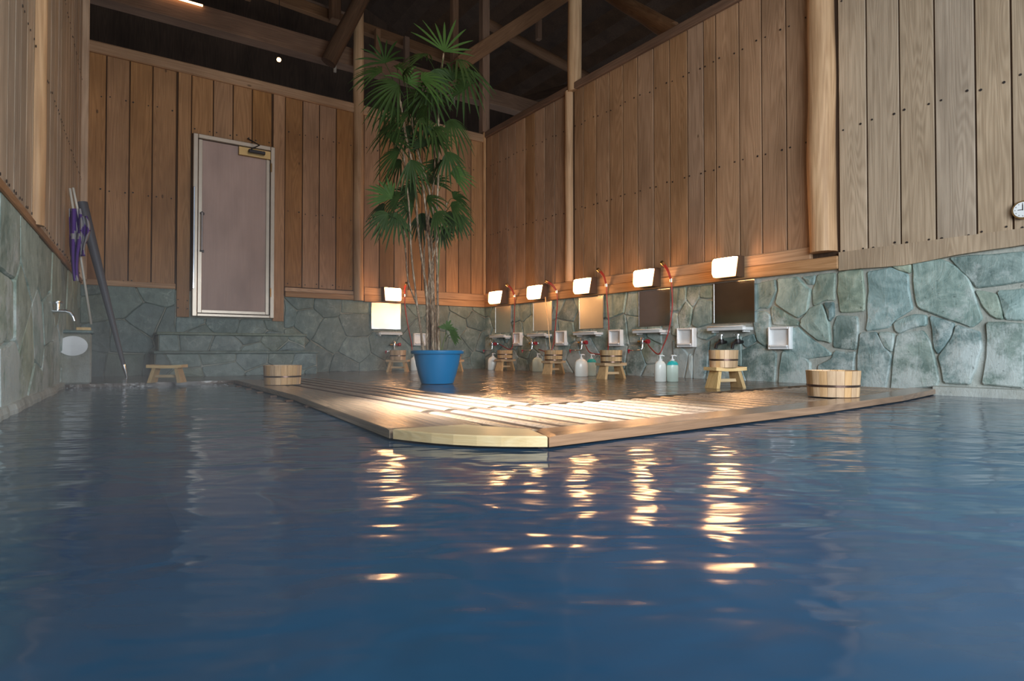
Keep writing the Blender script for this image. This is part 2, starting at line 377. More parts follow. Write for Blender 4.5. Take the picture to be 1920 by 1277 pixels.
# ------------------------------------------------------------------ flagstones
def chaikin(p, jit, sd):
    q = []
    n = len(p)
    for i in range(n):
        a = Vector(p[i]); b = Vector(p[(i + 1) % n]); d = (b - a)
        k = max(2, int(d.length / 0.09))
        q.append(a + d * min(0.2, 0.009 / max(d.length, .001)))
        for j in range(1, k):
            m = a + d * j / k; nv = Vector((-d.y, d.x)).normalized()
            q.append(m + nv * jit * noise.noise(Vector((m.x * 9, m.y * 9, sd))) * 1.6)
        q.append(b - d * min(0.2, 0.009 / max(d.length, .001)))
    return q
def slab(mb, poly, th=0.022, jit=0.01, base=0.0):
    if len(poly) < 3: return
    q = chaikin(poly, jit, random.random() * 9); c = sum(q, Vector((0, 0))) / len(q)
    mb.new(); t = th * random.uniform(.7, 1.3); n = len(q)
    def ring(ins, y): 
        return [((p + (c - p).normalized() * min(ins, (c - p).length * .5)).x, y, (p + (c - p).normalized() * min(ins, (c - p).length * .5)).y) for p in q]
    tilt = random.uniform(-.006, .006)
    vs = ring(-.008, base) + ring(-.006, base + t * .6) + ring(0.003, base + t)
    vs.append((c.x, base + t + .006 + tilt, c.y))
    fs = []
    for r in (0, 1):
        for i in range(n): fs.append((r * n + i, r * n + (i + 1) % n, (r + 1) * n + (i + 1) % n, (r + 1) * n + i))
    for i in range(n): fs.append((2 * n + i, 2 * n + (i + 1) % n, 3 * n))
    mb.add(vs, fs)
def clip(poly, a, b, c):      # keep a*x+b*y <= c
    out = []
    for i in range(len(poly)):
        p = poly[i]; q = poly[(i + 1) % len(poly)]; dp = a * p[0] + b * p[1] - c; dq = a * q[0] + b * q[1] - c
        if dp <= 0: out.append(p)
        if dp * dq < 0: t = dp / (dp - dq); out.append((p[0] + (q[0] - p[0]) * t, p[1] + (q[1] - p[1]) * t))
    return out
def voronoi_slabs(mb, x0, x1, z0, z1, size, gap=0.02, seed=1, sx=1.0, th=0.022, holes=()):
    rs = random.Random(seed); pts = []
    for _ in range(4000):
        p = (rs.uniform(x0, x1), rs.uniform(z0, z1))
        if any(hx0 - .02 < p[0] < hx1 + .02 and hz0 - .02 < p[1] < hz1 + .02 for hx0, hx1, hz0, hz1 in holes): pass
        r_ = size * (0.62 if rs.random() < .3 else 1.0)
        if all(((p[0] - q[0]) / sx) ** 2 + (p[1] - q[1]) ** 2 > r_ ** 2 for q in pts): pts.append(p)
    for p in pts:
        poly = [(x0 + gap / 2, z0), (x1 - gap / 2, z0), (x1 - gap / 2, z1 - gap / 4), (x0 + gap / 2, z1 - gap / 4)]
        for q in pts:
            if q is p or abs(q[0] - p[0]) > size * 4 * sx: continue
            a = (q[0] - p[0]) / sx ** 2; b = q[1] - p[1]; ln = math.hypot(a, b); a /= ln; b /= ln
            mx, mz = (p[0] + q[0]) / 2, (p[1] + q[1]) / 2
            poly = clip(poly, a, b, a * mx + b * mz - gap / 2 * rs.uniform(.6, 1.5))
            if len(poly) < 3: break
        if len(poly) >= 3: slab(mb, poly, th)

# ------------------------------------------------------------------ floor, pool and roof
platform = [(0.80, 1.80), (0.80, 1.78), (1.08, 1.42), (2.77, 1.50), (3.80, 1.60), (4.72, 1.76), (4.72, 7.485), (-0.14, 7.485), (-0.21, 5.76), (1.06, 5.76), (1.02, 3.55), (0.82, 1.84)]
ins = [(1.00, 1.84), (1.14, 1.60), (2.77, 1.62), (3.80, 1.70), (4.72, 1.84), (4.72, 7.485), (-0.14, 7.485), (-0.22, 5.82), (1.16, 5.82), (1.12, 3.55)]
b = MB(); b.prism(ins, -0.45, 0.008)
fl = b.build('floor', M['floor']); tag(fl, 'wet dark stone floor between the washing places and the pool', kind='structure')
stone_poly = [(1.80, 2.36), (4.72, 2.52), (4.72, 7.485), (-0.14, 7.485), (-0.20, 5.80), (1.80, 5.80)]
b = MB(); b.prism(stone_poly, 0.008, 0.03); o = b.build('floor_paving', M['floor']); o.parent = fl
tag(o, 'low wet paving')
# water
wp = [(-0.60, -3.0), (4.72, -3.0), (4.72, 1.84), (3.80, 1.70), (2.77, 1.62), (1.14, 1.60), (1.00, 1.84), (1.12, 3.55), (1.16, 5.82), (-0.225, 5.82), (-0.585, -1.0)]
b = MB(); n_ = len(wp); b.add([(x, y, 0) for x, y in wp], [tuple(range(n_))])
tag(b.build('bath_water', M['water']), 'dark blue milky hot spring water filling the pool', 'water', kind='stuff')
# stone kerb under the right wall where the pool meets it
b = MB(); b.prism([(4.66, -2.9), (4.715, -2.9), (4.715, 1.74), (4.58, 1.70)], -0.3, 0.055)
tag(b.build('pool_kerb', M['mortar_light']), 'pale crusted stone kerb along the foot of the right wall', kind='structure')

# ceiling: boarded roof slopes far above, with side and end walls added to keep sky light out
def roof_slope(name, pts, label):
    b = MB(); p = [Vector(q) for q in pts]; nb = 22
    for i in range(nb):
        b.new(); t0, t1 = i / nb, (i + 1) / nb
        a, c = p[0].lerp(p[3], t0), p[1].lerp(p[2], t0); d, e = p[0].lerp(p[3], t1), p[1].lerp(p[2], t1)
        up = Vector((0, 0, .03 + .02 * (i % 2))); b.add([a, c, e, d, a + up, c + up, e + up, d + up], [(0, 1, 2, 3), (4, 7, 6, 5), (0, 4, 5, 1), (1, 5, 6, 2), (2, 6, 7, 3), (3, 7, 4, 0)])
    return tag(b.build(name, M['roof']), label, kind='structure')
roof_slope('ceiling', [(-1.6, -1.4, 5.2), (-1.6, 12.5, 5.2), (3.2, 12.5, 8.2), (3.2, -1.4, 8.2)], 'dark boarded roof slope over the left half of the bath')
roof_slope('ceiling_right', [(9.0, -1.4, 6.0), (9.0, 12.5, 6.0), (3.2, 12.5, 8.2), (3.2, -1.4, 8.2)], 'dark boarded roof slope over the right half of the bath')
b = MB(); b.box(-1.6, 9.0, 12.3, 12.5, 0, 8.6); tag(b.build('added_wall_far', M['roof']), 'added dark end wall behind the gap above the back wall, keeping sky light out', kind='structure')
b = MB(); b.box(8.9, 9.0, -1.4, 12.4, 0, 6.3); tag(b.build('added_wall_right', M['roof']), 'added dark wall beyond the right partition, keeping sky light out', kind='structure')
b = MB(); b.box(-1.7, -1.6, -1.4, 12.4, 3.0, 5.5); tag(b.build('added_wall_left', M['roof']), 'added dark wall above the left wall, keeping sky light out', kind='structure')

# ------------------------------------------------------------------ walls
def planks(mb, seams, z0, z1, depth=0.02, off=0.0, gap=0.011):
    for a, c in zip(seams[:-1], seams[1:]):
        mb.new(); d = depth * random.uniform(.9, 1.0)
        mb.box(a + gap / 2, c - gap / 2, off, off + d, z0, z1, 0.003)
def nails(mb, seams, rows, y=0.024, jz=0.012):
    for a, c in zip(seams[:-1], seams[1:]):
        wd = c - a
        if wd < 0.07: continue
        for z in rows:
            for u in (a + wd * .17, c - wd * .17):
                r = random.uniform(.006, .0085); u += random.uniform(-.006, .006); zz = z + random.uniform(-jz, jz)
                ring = [(u + r * math.cos(k * math.pi / 4), y, zz + r * math.sin(k * math.pi / 4)) for k in range(8)]
                ring2 = [(x, y + .003, z_) for x, _, z_ in ring]
                mb.add(ring + ring2, [tuple(range(8)), tuple(range(8, 16))] + [(i, (i + 1) % 8, 8 + (i + 1) % 8, 8 + i) for i in range(8)])

# right wall: local x = room Y, local y = into the room
FR = frame((4.72, 0), (0, 1))
b = MB(); b.box(-1.4, 7.485, -0.12, 0.0, -0.3, 3.46)
wr = b.build('wall_right', M['mortar_light'], None, FR); tag(wr, 'long right wall of green flagstones below upright cedar boards', kind='structure')
sx_px = [1920, 1881.6, 1832, 1756, 1690, 1628, 1572]
seamsA = [-1.4, -1.15, -.9, -.65, -.4, -.15, .1, .33, .56, .78, 0.99] + [onX(p, 300).y for p in [1900, 1832, 1756, 1690, 1628, 1575]]
seamsB = [onX(p, 300).y for p in [1523, 1477, 1431, 1389, 1345, 1322, 1291.7, 1258.4, 1228, 1198, 1170.6, 1145, 1119.7, 1096.7, 1079]]
seamsC = [onX(p, 300).y for p in [1063, 1042.5, 1023.5, 1005, 987, 969, 954, 938, 925, 912.5]]
b = MB(); b.box(-1.4, 7.485, 0, 0.008, 0.95, 3.42)
bb = b.build('board_backing', M['roof'], wr)
b = MB()
planks(b, seamsA, 1.03, 3.42, .022); b.build('near_boards', M['board_daylit'], wr)
b = MB(); planks(b, seamsB, 1.10, 3.42, .022); planks(b, seamsC, 1.10, 3.42, .022)
o = b.build('upright_boards', M['board_grey'], wr)
b = MB(); nails(b, seamsA, [1.06, 1.99, 2.97]); nails(b, seamsB, [1.97, 2.97]); nails(b, seamsC, [1.97, 2.97])
o = b.build('nail_heads', M['nail'], wr); o['kind'] = 'stuff'
# traced slabs near the camera
def c4(x, y): p = onX(1500 + x / 3.755, 440 + y / 3.756); return (p.y, max(0.012, min(p.z, 1.0)))
def c3(x, y): p = onX(1260 + x / 4.5615, 470 + y / 4.5607); return (p.y, max(0.012, min(p.z, .925)))
T4 = [[(800,195),(985,175),(1100,230),(1180,300),(1215,380),(1285,590),(1210,650),(1040,590),(850,520),(825,480),(805,330)],
 [(480,265),(640,235),(700,255),(762,285),(765,380),(795,520),(680,590),(630,650),(470,675),(480,500),(490,400)],
 [(655,225),(780,195),(780,270),(700,250)],
 [(1060,165),(1530,125),(1577,125),(1577,330),(1250,372),(1190,300),(1110,220)],
 [(1240,395),(1390,425),(1425,560),(1430,595),(1350,570),(1290,500)],
 [(1395,400),(1577,385),(1577,600),(1448,592),(1430,520)],
 [(1320,620),(1577,632),(1577,1075),(1290,1050),(1322,850)],
 [(920,575),(1090,630),(1060,720),(975,840),(945,760)],
 [(1105,640),(1270,690),(1280,800),(1240,940),(1200,1050),(1020,1040),(980,860),(1075,730)],
 [(690,705),(870,680),(920,760),(950,880),(980,1030),(960,1065),(645,1095),(660,900)],
 [(680,610),(800,565),(890,570),(890,640),(770,660),(700,695),(665,650)],
 [(430,695),(540,690),(600,800),(645,850),(620,1000),(605,1090),(400,1090),(412,850)],
 [(560,690),(665,700),(650,825),(600,790)],
 [(275,268),(440,248),(455,420),(455,535),(290,545),(270,400)],
 [(265,575),(405,580),(410,690),(395,808),(240,790),(240,650)],
 [(130,285),(250,272),(245,460),(165,465),(100,500),(92,400)],
 [(20,300),(110,288),(100,350),(60,345)],
 [(178,482),(240,480),(242,570),(215,610)],
 [(80,520),(160,492),(205,620),(220,760),(130,740),(10,640),(15,600)],
 [(-150,680),(-10,650),(100,750),(225,838),(200,855),(60,870),(0,870),(-140,800)],
 [(245,822),(392,828),(378,970),(368,1090),(132,1090),(132,920),(230,872)]]
T3 = [[(720,290),(885,252),(898,340),(850,450),(825,490),(760,485),(712,525)],
 [(912,242),(1075,228),(1150,310),(1190,330),(1160,520),(1080,572),(960,500),(895,450),(922,340)],
 [(872,475),(960,530),(1090,610),(1078,638),(872,628),(855,500)],
 [(720,522),(800,525),(845,560),(842,790),(800,815),(740,768),(710,620)],
 [(612,745),(700,715),(725,770),(640,825),(605,790)],
 [(730,795),(840,845),(895,882),(878,1140),(655,1140),(605,1000),(605,855)],
 [(950,868),(1050,852),(1160,935),(1186,960),(1186,1170),(920,1160),(928,1000)],
 [(20,322),(122,312),(122,430),(60,508),(8,515)], [(142,312),(250,307),(235,400),(182,478),(132,408)],
 [(258,302),(350,297),(345,405),(248,398)], [(242,422),(345,432),(345,618),(230,655),(182,635),(202,500)],
 [(130,435),(178,492),(162,620),(150,645),(82,688),(62,560)], [(8,535),(52,545),(72,738),(8,718)],
 [(232,682),(370,675),(375,722),(300,760),(228,738)], [(342,765),(598,735),(598,845),(600,990),(330,890)],
 [(212,832),(325,778),(308,1000),(278,1095),(192,1095),(192,905)], [(12,765),(118,862),(145,905),(108,1095),(62,1095),(22,905)],
 [(155,885),(182,905),(180,1095),(122,1095)], [(330,905),(600,1005),(640,1135),(300,1105)]]
b = MB()
for t in T4: slab(b, [c4(*p) for p in t], .02, .006)
for t in T3: slab(b, [c3(*p) for p in t], .018, .005)
voronoi_slabs(b, 4.13, 7.48, 0.012, 0.93, 0.36, 0.022, 11, 1.0, .016)
voronoi_slabs(b, -1.2, onX(1919, 500).y - .02, 0.05, 1.0, 0.42, 0.03, 5)
b.build('flagstones', M['stone'], wr)

def local_bar(name, parent, x0, x1, y0, y1, z0, z1, m, along='x', bev=.006, label=None):
    # a bar whose grain runs along its length
    bb_ = MB(); ln = (x1 - x0)
    bb_.box(-(z1 - z0) / 2, (z1 - z0) / 2, -(y1 - y0) / 2, (y1 - y0) / 2, 0, ln, bev)
    loc = Matrix(((0, 0, 1, x0), (0, 1, 0, (y0 + y1) / 2), (-1, 0, 0, (z0 + z1) / 2), (0, 0, 0, 1)))
    o = bb_.build(name, m, parent); o.matrix_local = loc
    if label: o['label'] = label
    return o
uj = onX(1577, 480).y
local_bar('lower_rail', wr, uj, 7.46, 0.0, 0.055, 0.92, 1.02, M['trim'])
local_bar('upper_rail', wr, onX(1525, 480).y, 7.46, 0.0, 0.045, 1.022, 1.12, M['trim'])
# near rail under the boards with its curved underside following the stones
b = MB(); top = []; bot = []
for i in range(25):
    u = -1.3 + (uj - 0.004 + 1.3) * i / 24
    top.append((u, 1.045)); bot.append((u, 0.90 + 0.055 * max(0, min(1, (1.85 - u) / .7)) + .006 * math.sin(u * 9)))
poly = bot + top[::-1]
b.prism(poly, 0.0, 0.045, 'y'); b.build('curved_rail', M['board_daylit'], wr)
local_bar('top_rail', wr, -1.4, 7.485, -0.06, 0.06, 3.40, 3.49, M['beam'], bev=.012)
o = round_log('wall_post', (4.67, onX(1549, 300).y, 1.06), (4.67, onX(1549, 300).y, 3.42), 0.098, M['log'], 'thick pale half round log post on the right wall', .16)
round_log('wall_post', (4.69, onX(1071, 300).y, 1.12), (4.69, onX(1071, 300).y, 3.42), 0.052, M['log'], 'slim round log post on the right wall near the corner', .1)

# back wall: local x = 4.72 - X
FB = frame((4.72, 7.485), (-1, 0)); bx = lambda px, py=400: 4.72 - onY(px, py).x
b = MB(); b.box(0, 4.9, -0.12, 0.0, -0.3, 3.42)
wb = b.build('wall_back', M['mortar'], None, FB); tag(wb, 'back wall of cedar boards over dark flagstones with a door', kind='structure')
b = MB(); b.box(0.0, 4.86, 0.0, 0.008, 0.95, 3.40); b.build('board_backing', M['roof'], wb)
SB1 = [bx(p) for p in [910, 882, 858.7, 835, 813, 790, 765, 738, 710.5, 681]]
SB2 = [bx(p) for p in [662, 629, 597.5, 566, 533]]
SB3 = [bx(p) for p in [329, 284, 241, 197, 149]]
SBd = [bx(p) for p in [508, 471, 435, 398, 357]]
b = MB()
planks(b, SB1, 1.10, 3.36); planks(b, SB2, 1.06, 3.36); planks(b, SB3, 0.97, 3.36); planks(b, SBd, 2.70, 3.36)
planks(b, [bx(533), bx(510)], 0.64, 3.36, .03); planks(b, [bx(357), bx(331)], 0.66, 3.36, .03)
b.build('upright_boards', M['board'], wb)
b = MB(); nails(b, SB1 + [], [1.96, 2.92]); nails(b, SB2, [1.10, 1.96, 2.92]); nails(b, SB3, [1.02, 1.95, 2.91]); nails(b, SBd, [2.76])
nails(b, [bx(357), bx(331)], [.76, .84], .034)
o = b.build('nail_heads', M['nail'], wb); o['kind'] = 'stuff'
b = MB()
h0, h1 = bx(533), bx(331)
voronoi_slabs(b, 0.01, h0, 0.03, 0.94, 0.38, 0.018, 21, 1, .014); voronoi_slabs(b, h1, 4.84, 0.03, 0.99, 0.42, 0.016, 22, 1, .014); voronoi_slabs(b, h0, h1, 0.03, 0.655, 0.36, .016, 23, 1.2, .014)
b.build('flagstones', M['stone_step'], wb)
local_bar('lower_rail', wb, 0.03, bx(681), 0, .055, .92, 1.01, M['trim']); local_bar('upper_rail', wb, 0.03, bx(681), 0, .045, 1.012, 1.11, M['trim'])
local_bar('lower_rail', wb, bx(662), bx(534), 0, .05, .935, 1.0, M['trim']); local_bar('upper_rail', wb, bx(662), bx(534), 0, .035, 1.002, 1.05, M['trim'])
local_bar('lower_rail', wb, bx(330), 4.84, 0, .03, .96, 1.02, M['trim'])
local_bar('top_rail', wb, 0.05, 4.86, -0.06, 0.05, 3.34, 3.46, M['trim'], bev=.012)
round_log('wall_post', (onY(671, 300).x, 7.45, .93), (onY(671, 300, 7.45).x, 7.45, 4.75), 0.066, M['log'], 'round log post left of the palm on the back wall', .1)
square_beam('corner_post', (4.67, 7.44, 1.1), (4.67, 7.44, 3.5), .04, .04, M['trim'], 'thin corner batten where back and right walls meet')
square_beam('corner_post', (4.68, 7.46, 3.48), (4.68, 7.46, 5.6), .12, .12, M['beam'], 'square timber post rising above the wall corner')

# left wall
LD = Vector((-0.053, -1.0)).normalized()
FL = frame((-0.137, 7.485), (LD.x, LD.y))
b = MB(); b.box(0, 8.9, -0.12, 0, -0.3, 4.3)
wl = b.build('wall_left', M['mortar_light'], None, FL); tag(wl, 'left wall of green crusted flagstones below upright cedar boards', kind='structure')
b = MB(); s_ = [0.02 + i * 0.19 + (.02 * math.sin(i * 5)) for i in range(47)]
planks(b, s_, 1.0, 4.3, .02); b.build('upright_boards', M['board_daylit'], wl)
b = MB(); nails(b, s_, [1.05, 2.0, 2.98]); o = b.build('nail_heads', M['nail'], wl); o['kind'] = 'stuff'
b = MB(); voronoi_slabs(b, 0.01, 8.8, 0.02, 0.98, 0.44, 0.02, 31, 1.3, .02); b.build('flagstones', M['stone_left'], wl)
local_bar('lower_rail', wl, 0.01, 8.9, 0, .035, .97, 1.02, M['board_grey'])
def lw(px, py):   # ray to left wall plane
    r = ray(px, py); nx, ny = -LD.y, LD.x
    k = (nx * -0.137 + ny * 7.485) / (nx * r.x + ny * r.y); return Vector((r.x * k, r.y * k, H + r.z * k))
p = lw(57, 300); round_log('wall_post', (p.x + .02, p.y, 1.0), (p.x + .02, p.y, 4.3), .05, M['log'], 'slim round batten on the left wall')
square_beam('corner_post', (-.10, 7.42, 1.0), (-.10, 7.42, 4.3), .07, .07, M['log'], 'square post in the left corner of the back wall')
b = MB(); vs = []; nk = 120
for i in range(nk + 1):
    u = 1.62 + 7.2 * i / nk; wv = .045 + .022 * noise.noise(Vector((u * 2.3, 0, 3))) + .01 * noise.noise(Vector((u * 9, 1, 3)))
    vs += [(u, 0, .06), (u, wv * .8, .045), (u, wv, .02), (u, wv, -.1), (u, 0, -.1)]
b.add(vs, [(i * 5 + j, i * 5 + (j + 1) % 5, (i + 1) * 5 + (j + 1) % 5, (i + 1) * 5 + j) for i in range(nk) for j in range(5)] + [(0, 1, 2, 3, 4), tuple(nk * 5 + j for j in range(5))])
b.build('kerb', M['mortar_light'], wl)

# ------------------------------------------------------------------ door
x0, x1 = onY(358, 588).x, onY(511, 595).x; dz0, dz1 = .67, 2.69; wd = x1 - x0
dr = bpy.data.objects.new('door_1', None); COL.objects.link(dr); dr.location = (x0, 7.455, dz0)
tag(dr, 'pink beige door in a metal frame above the stone steps', kind='structure')
hh = dz1 - dz0
b = MB(); fw = .05
b.box(0, fw, -.05, .02, 0, hh, .006); b.box(wd - fw, wd, -.05, .02, 0, hh, .006); b.box(fw, wd - fw, -.05, .02, hh - fw, hh, .006); b.box(fw, wd - fw, -.05, .02, 0, .035, .006)
b.build('door_frame', M['alu'], dr)
b = MB(); b.box(fw + .005, wd - fw - .005, -.02, .015, .04, hh - fw - .005, .003); lf = b.build('door_leaf', M['door'], dr)
b = MB(); 
for (a, c, e, g) in ((fw + .005, fw + .045, .04, hh - fw - .005), (wd - fw - .045, wd - fw - .005, .04, hh - fw - .005), (fw + .045, wd - fw - .045, .04, .075)):
    b.box(a, c, -.032, -.019, e, g, .003)
b.build('leaf_edging', M['alu'], lf)
hx = onY(376, 430).x - x0; ha = onY(376, 402).z - dz0; hb = onY(376, 472).z - dz0
b = MB(); b.tube([(hx, -.08, hb), (hx, -.08, ha)], .011, 12)
b.build('handle', M['chrome'], lf, None, True, 40)
for hz_ in (ha, hb): b = MB(); b.tube([(hx - .005, -.02, hz_), (hx, -.08, hz_)], .013, 10); b.box(hx - .03, hx + .03, -.026, -.019, hz_ - .015, hz_ + .015, .003); b.build('handle_mount', M['dark'], lf)
b = MB(); b.box(wd - .40, wd - .05, -.055, -.02, hh - .16, hh - .06, .005); b.build('closer_plate', M['brass'], lf)
b = MB(); b.box(wd - .30, wd - .12, -.10, -.055, hh - .125, hh - .085, .006); cb = b.build('closer_body', M['dark'], lf)
b = MB(); b.tube([(wd - .28, -.11, hh - .09), (wd - .20, -.16, hh - .045), (wd - .30, -.03, hh + .05)], .008, 8); b.build('closer_arm', M['dark'], lf)
for z in (.25, hh - .3): b = MB(); b.tube([(wd - .045, -.055, z), (wd - .045, -.055, z + .1)], .009, 8); b.build('hinge', M['brass'], dr)
b = MB(); b.box(0.0, .018, -.09, -.02, .3, hh - .6, .004); b.build('strike_strip', M['chrome'], dr)

# ------------------------------------------------------------------ steps below the door
def step_(Y0, zb, za, px0, px1, label, seed):
    xa, xb = onY(px0, 650, Y0).x, onY(px1, 650, Y0).x
    b = MB(); b.box(xa, xb, Y0, 7.46, zb, za - .03, .01)
    o = b.build('stone_step', M['mortar']); tag(o, label, 'step', 'steps below the door')
    b = MB(); voronoi_slabs(b, 0.005, xb - xa - .005, 0.0, za - zb - .03, .24, .016, seed, 1.5, .012)
    f = b.build('riser_stones', M['stone_step'], o); f.matrix_world = Matrix(((1, 0, 0, xa), (0, -1, 0, Y0), (0, 0, 1, zb), (0, 0, 0, 1)))
    b = MB(); b.box(xa - .015, xb + .015, Y0 - .025, 7.455, za - .03, za, .01); b.build('tread', M['stone_step'], o)
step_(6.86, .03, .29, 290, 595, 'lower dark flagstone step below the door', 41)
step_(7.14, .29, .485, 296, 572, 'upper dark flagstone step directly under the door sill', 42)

# ------------------------------------------------------------------ slatted deck
dk = thing('slatted_deck', 'wet wooden slat deck forming the corner at the pool edge', 'deck', (0, 0, 0))
def slats(mb, spans, wbase=.058, gap=.026):
    for (x, y0, y1, wd_) in spans:
        mb.new(); nseg = 6; k = 5
        vs = []; ys = [y0 + (y1 - y0) * i / nseg for i in range(nseg + 1)]
        tw = random.uniform(-.05, .05)
        for y in ys:
            hw = wd_ / 2 * (1 + .06 * noise.noise(Vector((x * 7, y * 3, 0))))
            for j in range(k + 1):
                t = -1 + 2 * j / k; vs.append((x + t * hw + tw * .0 * (y - y0), y, .0275 + .0065 * (1 - t * t)))
            vs.append((x + hw, y, .0266)); vs.append((x - hw, y, .0266))
        r = k + 3; fs = []
        for i in range(nseg):
            for j in range(r): fs.append((i * r + j, i * r + (j + 1) % r, (i + 1) * r + (j + 1) % r, (i + 1) * r + j))
        fs.append(tuple(range(r - 1, -1, -1))); fs.append(tuple(nseg * r + j for j in range(r)))
        mb.add(vs, fs)
b = MB(); b.prism([(1.15, 1.58), (4.68, 1.84), (4.68, 2.42), (1.80, 2.34), (1.80, 5.74), (1.15, 5.74)], .0085, .0265); b.build('under_boards', M['deck_dark'], dk)
sp_ = []; x = 1.17
while x < 1.80:
    wd_ = random.uniform(.058, .072); sp_.append((x + wd_ / 2, 2.38, 5.72, wd_)); x += wd_ + .048
b = MB(); slats(b, sp_); b.build('left_slats', M['deck'], dk, None, True, 50)
sp_ = []; x = 1.17
while x < 4.64:
    wd_ = random.uniform(.058, .074); t = (x - 1.17) / 3.5
    sp_.append((x + wd_ / 2, 1.60 + .03 * (x - 1.17) + .07 * max(0, t - .5), 2.31 + .05 * t, wd_)); x += wd_ + .046
b = MB(); slats(b, sp_); b.build('right_slats', M['deck'], dk, None, True, 50)
# edge boards, each with its own length
def flat_board(name, poly, z0, z1, m, parent, along):
    # local z along the board
    a = Vector((*along, 0)).normalized(); y = Vector((0, 0, 1)); xx = y.cross(a)
    mw = Matrix((xx, y, a)).transposed().to_4x4(); mw.translation = (poly[0][0], poly[0][1], 0)
    inv = mw.inverted(); b = MB()
    n = len(poly); vs = [inv @ Vector((p[0], p[1], z)) for z in (z0, z1) for p in poly]
    c = sum((Vector(p) for p in poly), Vector((0, 0))) / n
    vs += [inv @ Vector(((p[0] * .985 + c.x * .015), (p[1] * .985 + c.y * .015), z1 + .004)) for p in poly]
    b.add(vs, [tuple(range(n - 1, -1, -1)), tuple(range(2 * n, 3 * n))] + [(i, (i + 1) % n, n + (i + 1) % n, n + i) for i in range(n)] + [(n + i, n + (i + 1) % n, 2 * n + (i + 1) % n, 2 * n + i) for i in range(n)])
    return b.build(name, m, parent, mw)
flat_board('left_edge_board', [(1.02, 5.74), (.96, 3.6), (.80, 1.86), (1.12, 1.80), (1.15, 3.6), (1.16, 5.74)], .006, .032, M['deck_edge'], dk, (0.1, 1))
flat_board('right_edge_board', [(1.12, 1.42), (2.77, 1.47), (3.80, 1.56), (4.68, 1.70), (4.68, 1.86), (3.80, 1.70), (2.77, 1.62), (1.19, 1.575)], .006, .034, M['deck_rust'], dk, (1, .06))
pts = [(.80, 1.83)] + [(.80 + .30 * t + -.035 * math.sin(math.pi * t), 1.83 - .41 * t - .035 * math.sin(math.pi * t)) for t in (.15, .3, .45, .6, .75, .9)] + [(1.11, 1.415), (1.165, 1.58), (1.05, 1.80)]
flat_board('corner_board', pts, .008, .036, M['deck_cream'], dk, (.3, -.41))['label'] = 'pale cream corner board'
for (p0, p1) in (((.98, 5.72), (.90, 1.95)), ((1.16, 1.50), (4.6, 1.74))):
    for t in [i / 9 for i in range(10)]:
        x, y = p0[0] + (p1[0] - p0[0]) * t, p0[1] + (p1[1] - p0[1]) * t
        b = MB(); b.box(x - .02, x + .02, y - .02, y + .02, -.2, .006); b.build('support_peg', M['beam'], dk)

# ------------------------------------------------------------------ stools and buckets
def make_stool(m):
    t = thing('washing_stool', 'x', 'stool')
    b = MB(); n = 8; Lh = .135; wv = .066; vs = []
    for i in range(n + 1):
        x = -Lh + 2 * Lh * i / n; dz = .006 * (x / Lh) ** 2 - .004
        for (y, z) in ((-wv, .122), (wv, .122), (wv, .146), (-wv, .146)): vs.append((z if False else x, y, z + dz))
    fs = [(i * 4 + j, i * 4 + (j + 1) % 4, (i + 1) * 4 + (j + 1) % 4, (i + 1) * 4 + j) for i in range(n) for j in range(4)] + [(0, 3, 2, 1), (n * 4, n * 4 + 1, n * 4 + 2, n * 4 + 3)]
    b.add([(v[2], v[1], v[0]) for v in vs], fs)   # grain along local z
    o = b.build('seat', m, t); o.matrix_local = Matrix(((0, 0, 1, 0), (0, 1, 0, 0), (1, 0, 0, 0), (0, 0, 0, 1)))
    for s in (-1, 1):
        b = MB(); zt, zb = .124, 0.0; xt, xb = .084 * s, .116 * s
        wt, wb2 = .046, .062; th = .014
        vs = []
        for (z, xc, wy) in ((zb, xb, wb2), (zt, xt, wt)):
            for (dx, dy) in ((-th, -wy), (th, -wy), (th, wy), (-th, wy)): vs.append((xc + dx, dy, z))
        b.add(vs, [(0, 3, 2, 1), (4, 5, 6, 7)] + [(i, (i + 1) % 4, 4 + (i + 1) % 4, 4 + i) for i in range(4)])
        b.build('leg', m, t)
    b = MB(); b.box(-.012, .012, -.009, .009, -.105, .105, .003)
    o = b.build('stretcher', m, t); o.matrix_local = Matrix(((0, 0, 1, 0), (0, 1, 0, 0), (-1, 0, 0, .052), (0, 0, 0, 1)))
    return t
def make_bucket(r, h, m, hoops=(.38,), name='wooden_bucket'):
    t = thing(name, 'x', 'bucket')
    b = MB(); n = 20
    for k in range(n):
        b.new(); vs = []; ks = 3
        for z, sc1 in ((0, .93), (h, 1.0)):
            for rr in (r * sc1, r * sc1 - .013):
                for j in range(ks + 1):
                    a = 2 * math.pi * (k + .02 + .96 * j / ks) / n
                    vs.append((rr * math.cos(a), rr * math.sin(a), z))
        q = ks + 1; fs = []
        for j in range(ks):
            fs += [(j, j + 1, 2 * q + j + 1, 2 * q + j), (q + j + 1, q + j, 3 * q + j, 3 * q + j + 1), (2 * q + j, 2 * q + j + 1, 3 * q + j + 1, 3 * q + j), (j + 1, j, q + j, q + j + 1)]
        fs += [(0, 2 * q, 3 * q, q), (ks, q + ks, 3 * q + ks, 2 * q + ks)]
        b.add(vs, fs)
    b.build('staves', m, t)
    b = MB(); b.lathe([(.001, h * .12), (r * .93 - .012, h * .12), (r * .93 - .012, h * .12 + .012), (.001, h * .12 + .012)], 32); b.build('base', m, t)
    for hf in hoops:
        b = MB(); rr = r * (.93 + .07 * hf) + .0015; z = h * hf
        b.lathe([(rr - .002, z - .006), (rr + .0015, z - .006), (rr + .0018, z + .006), (rr - .002, z + .006)], 40, close=True); b.build('hoop', M['hoop'], t, None, True, 40)
    return t
S0 = make_stool(M['stool']); S1 = make_stool(M['stool_old'])
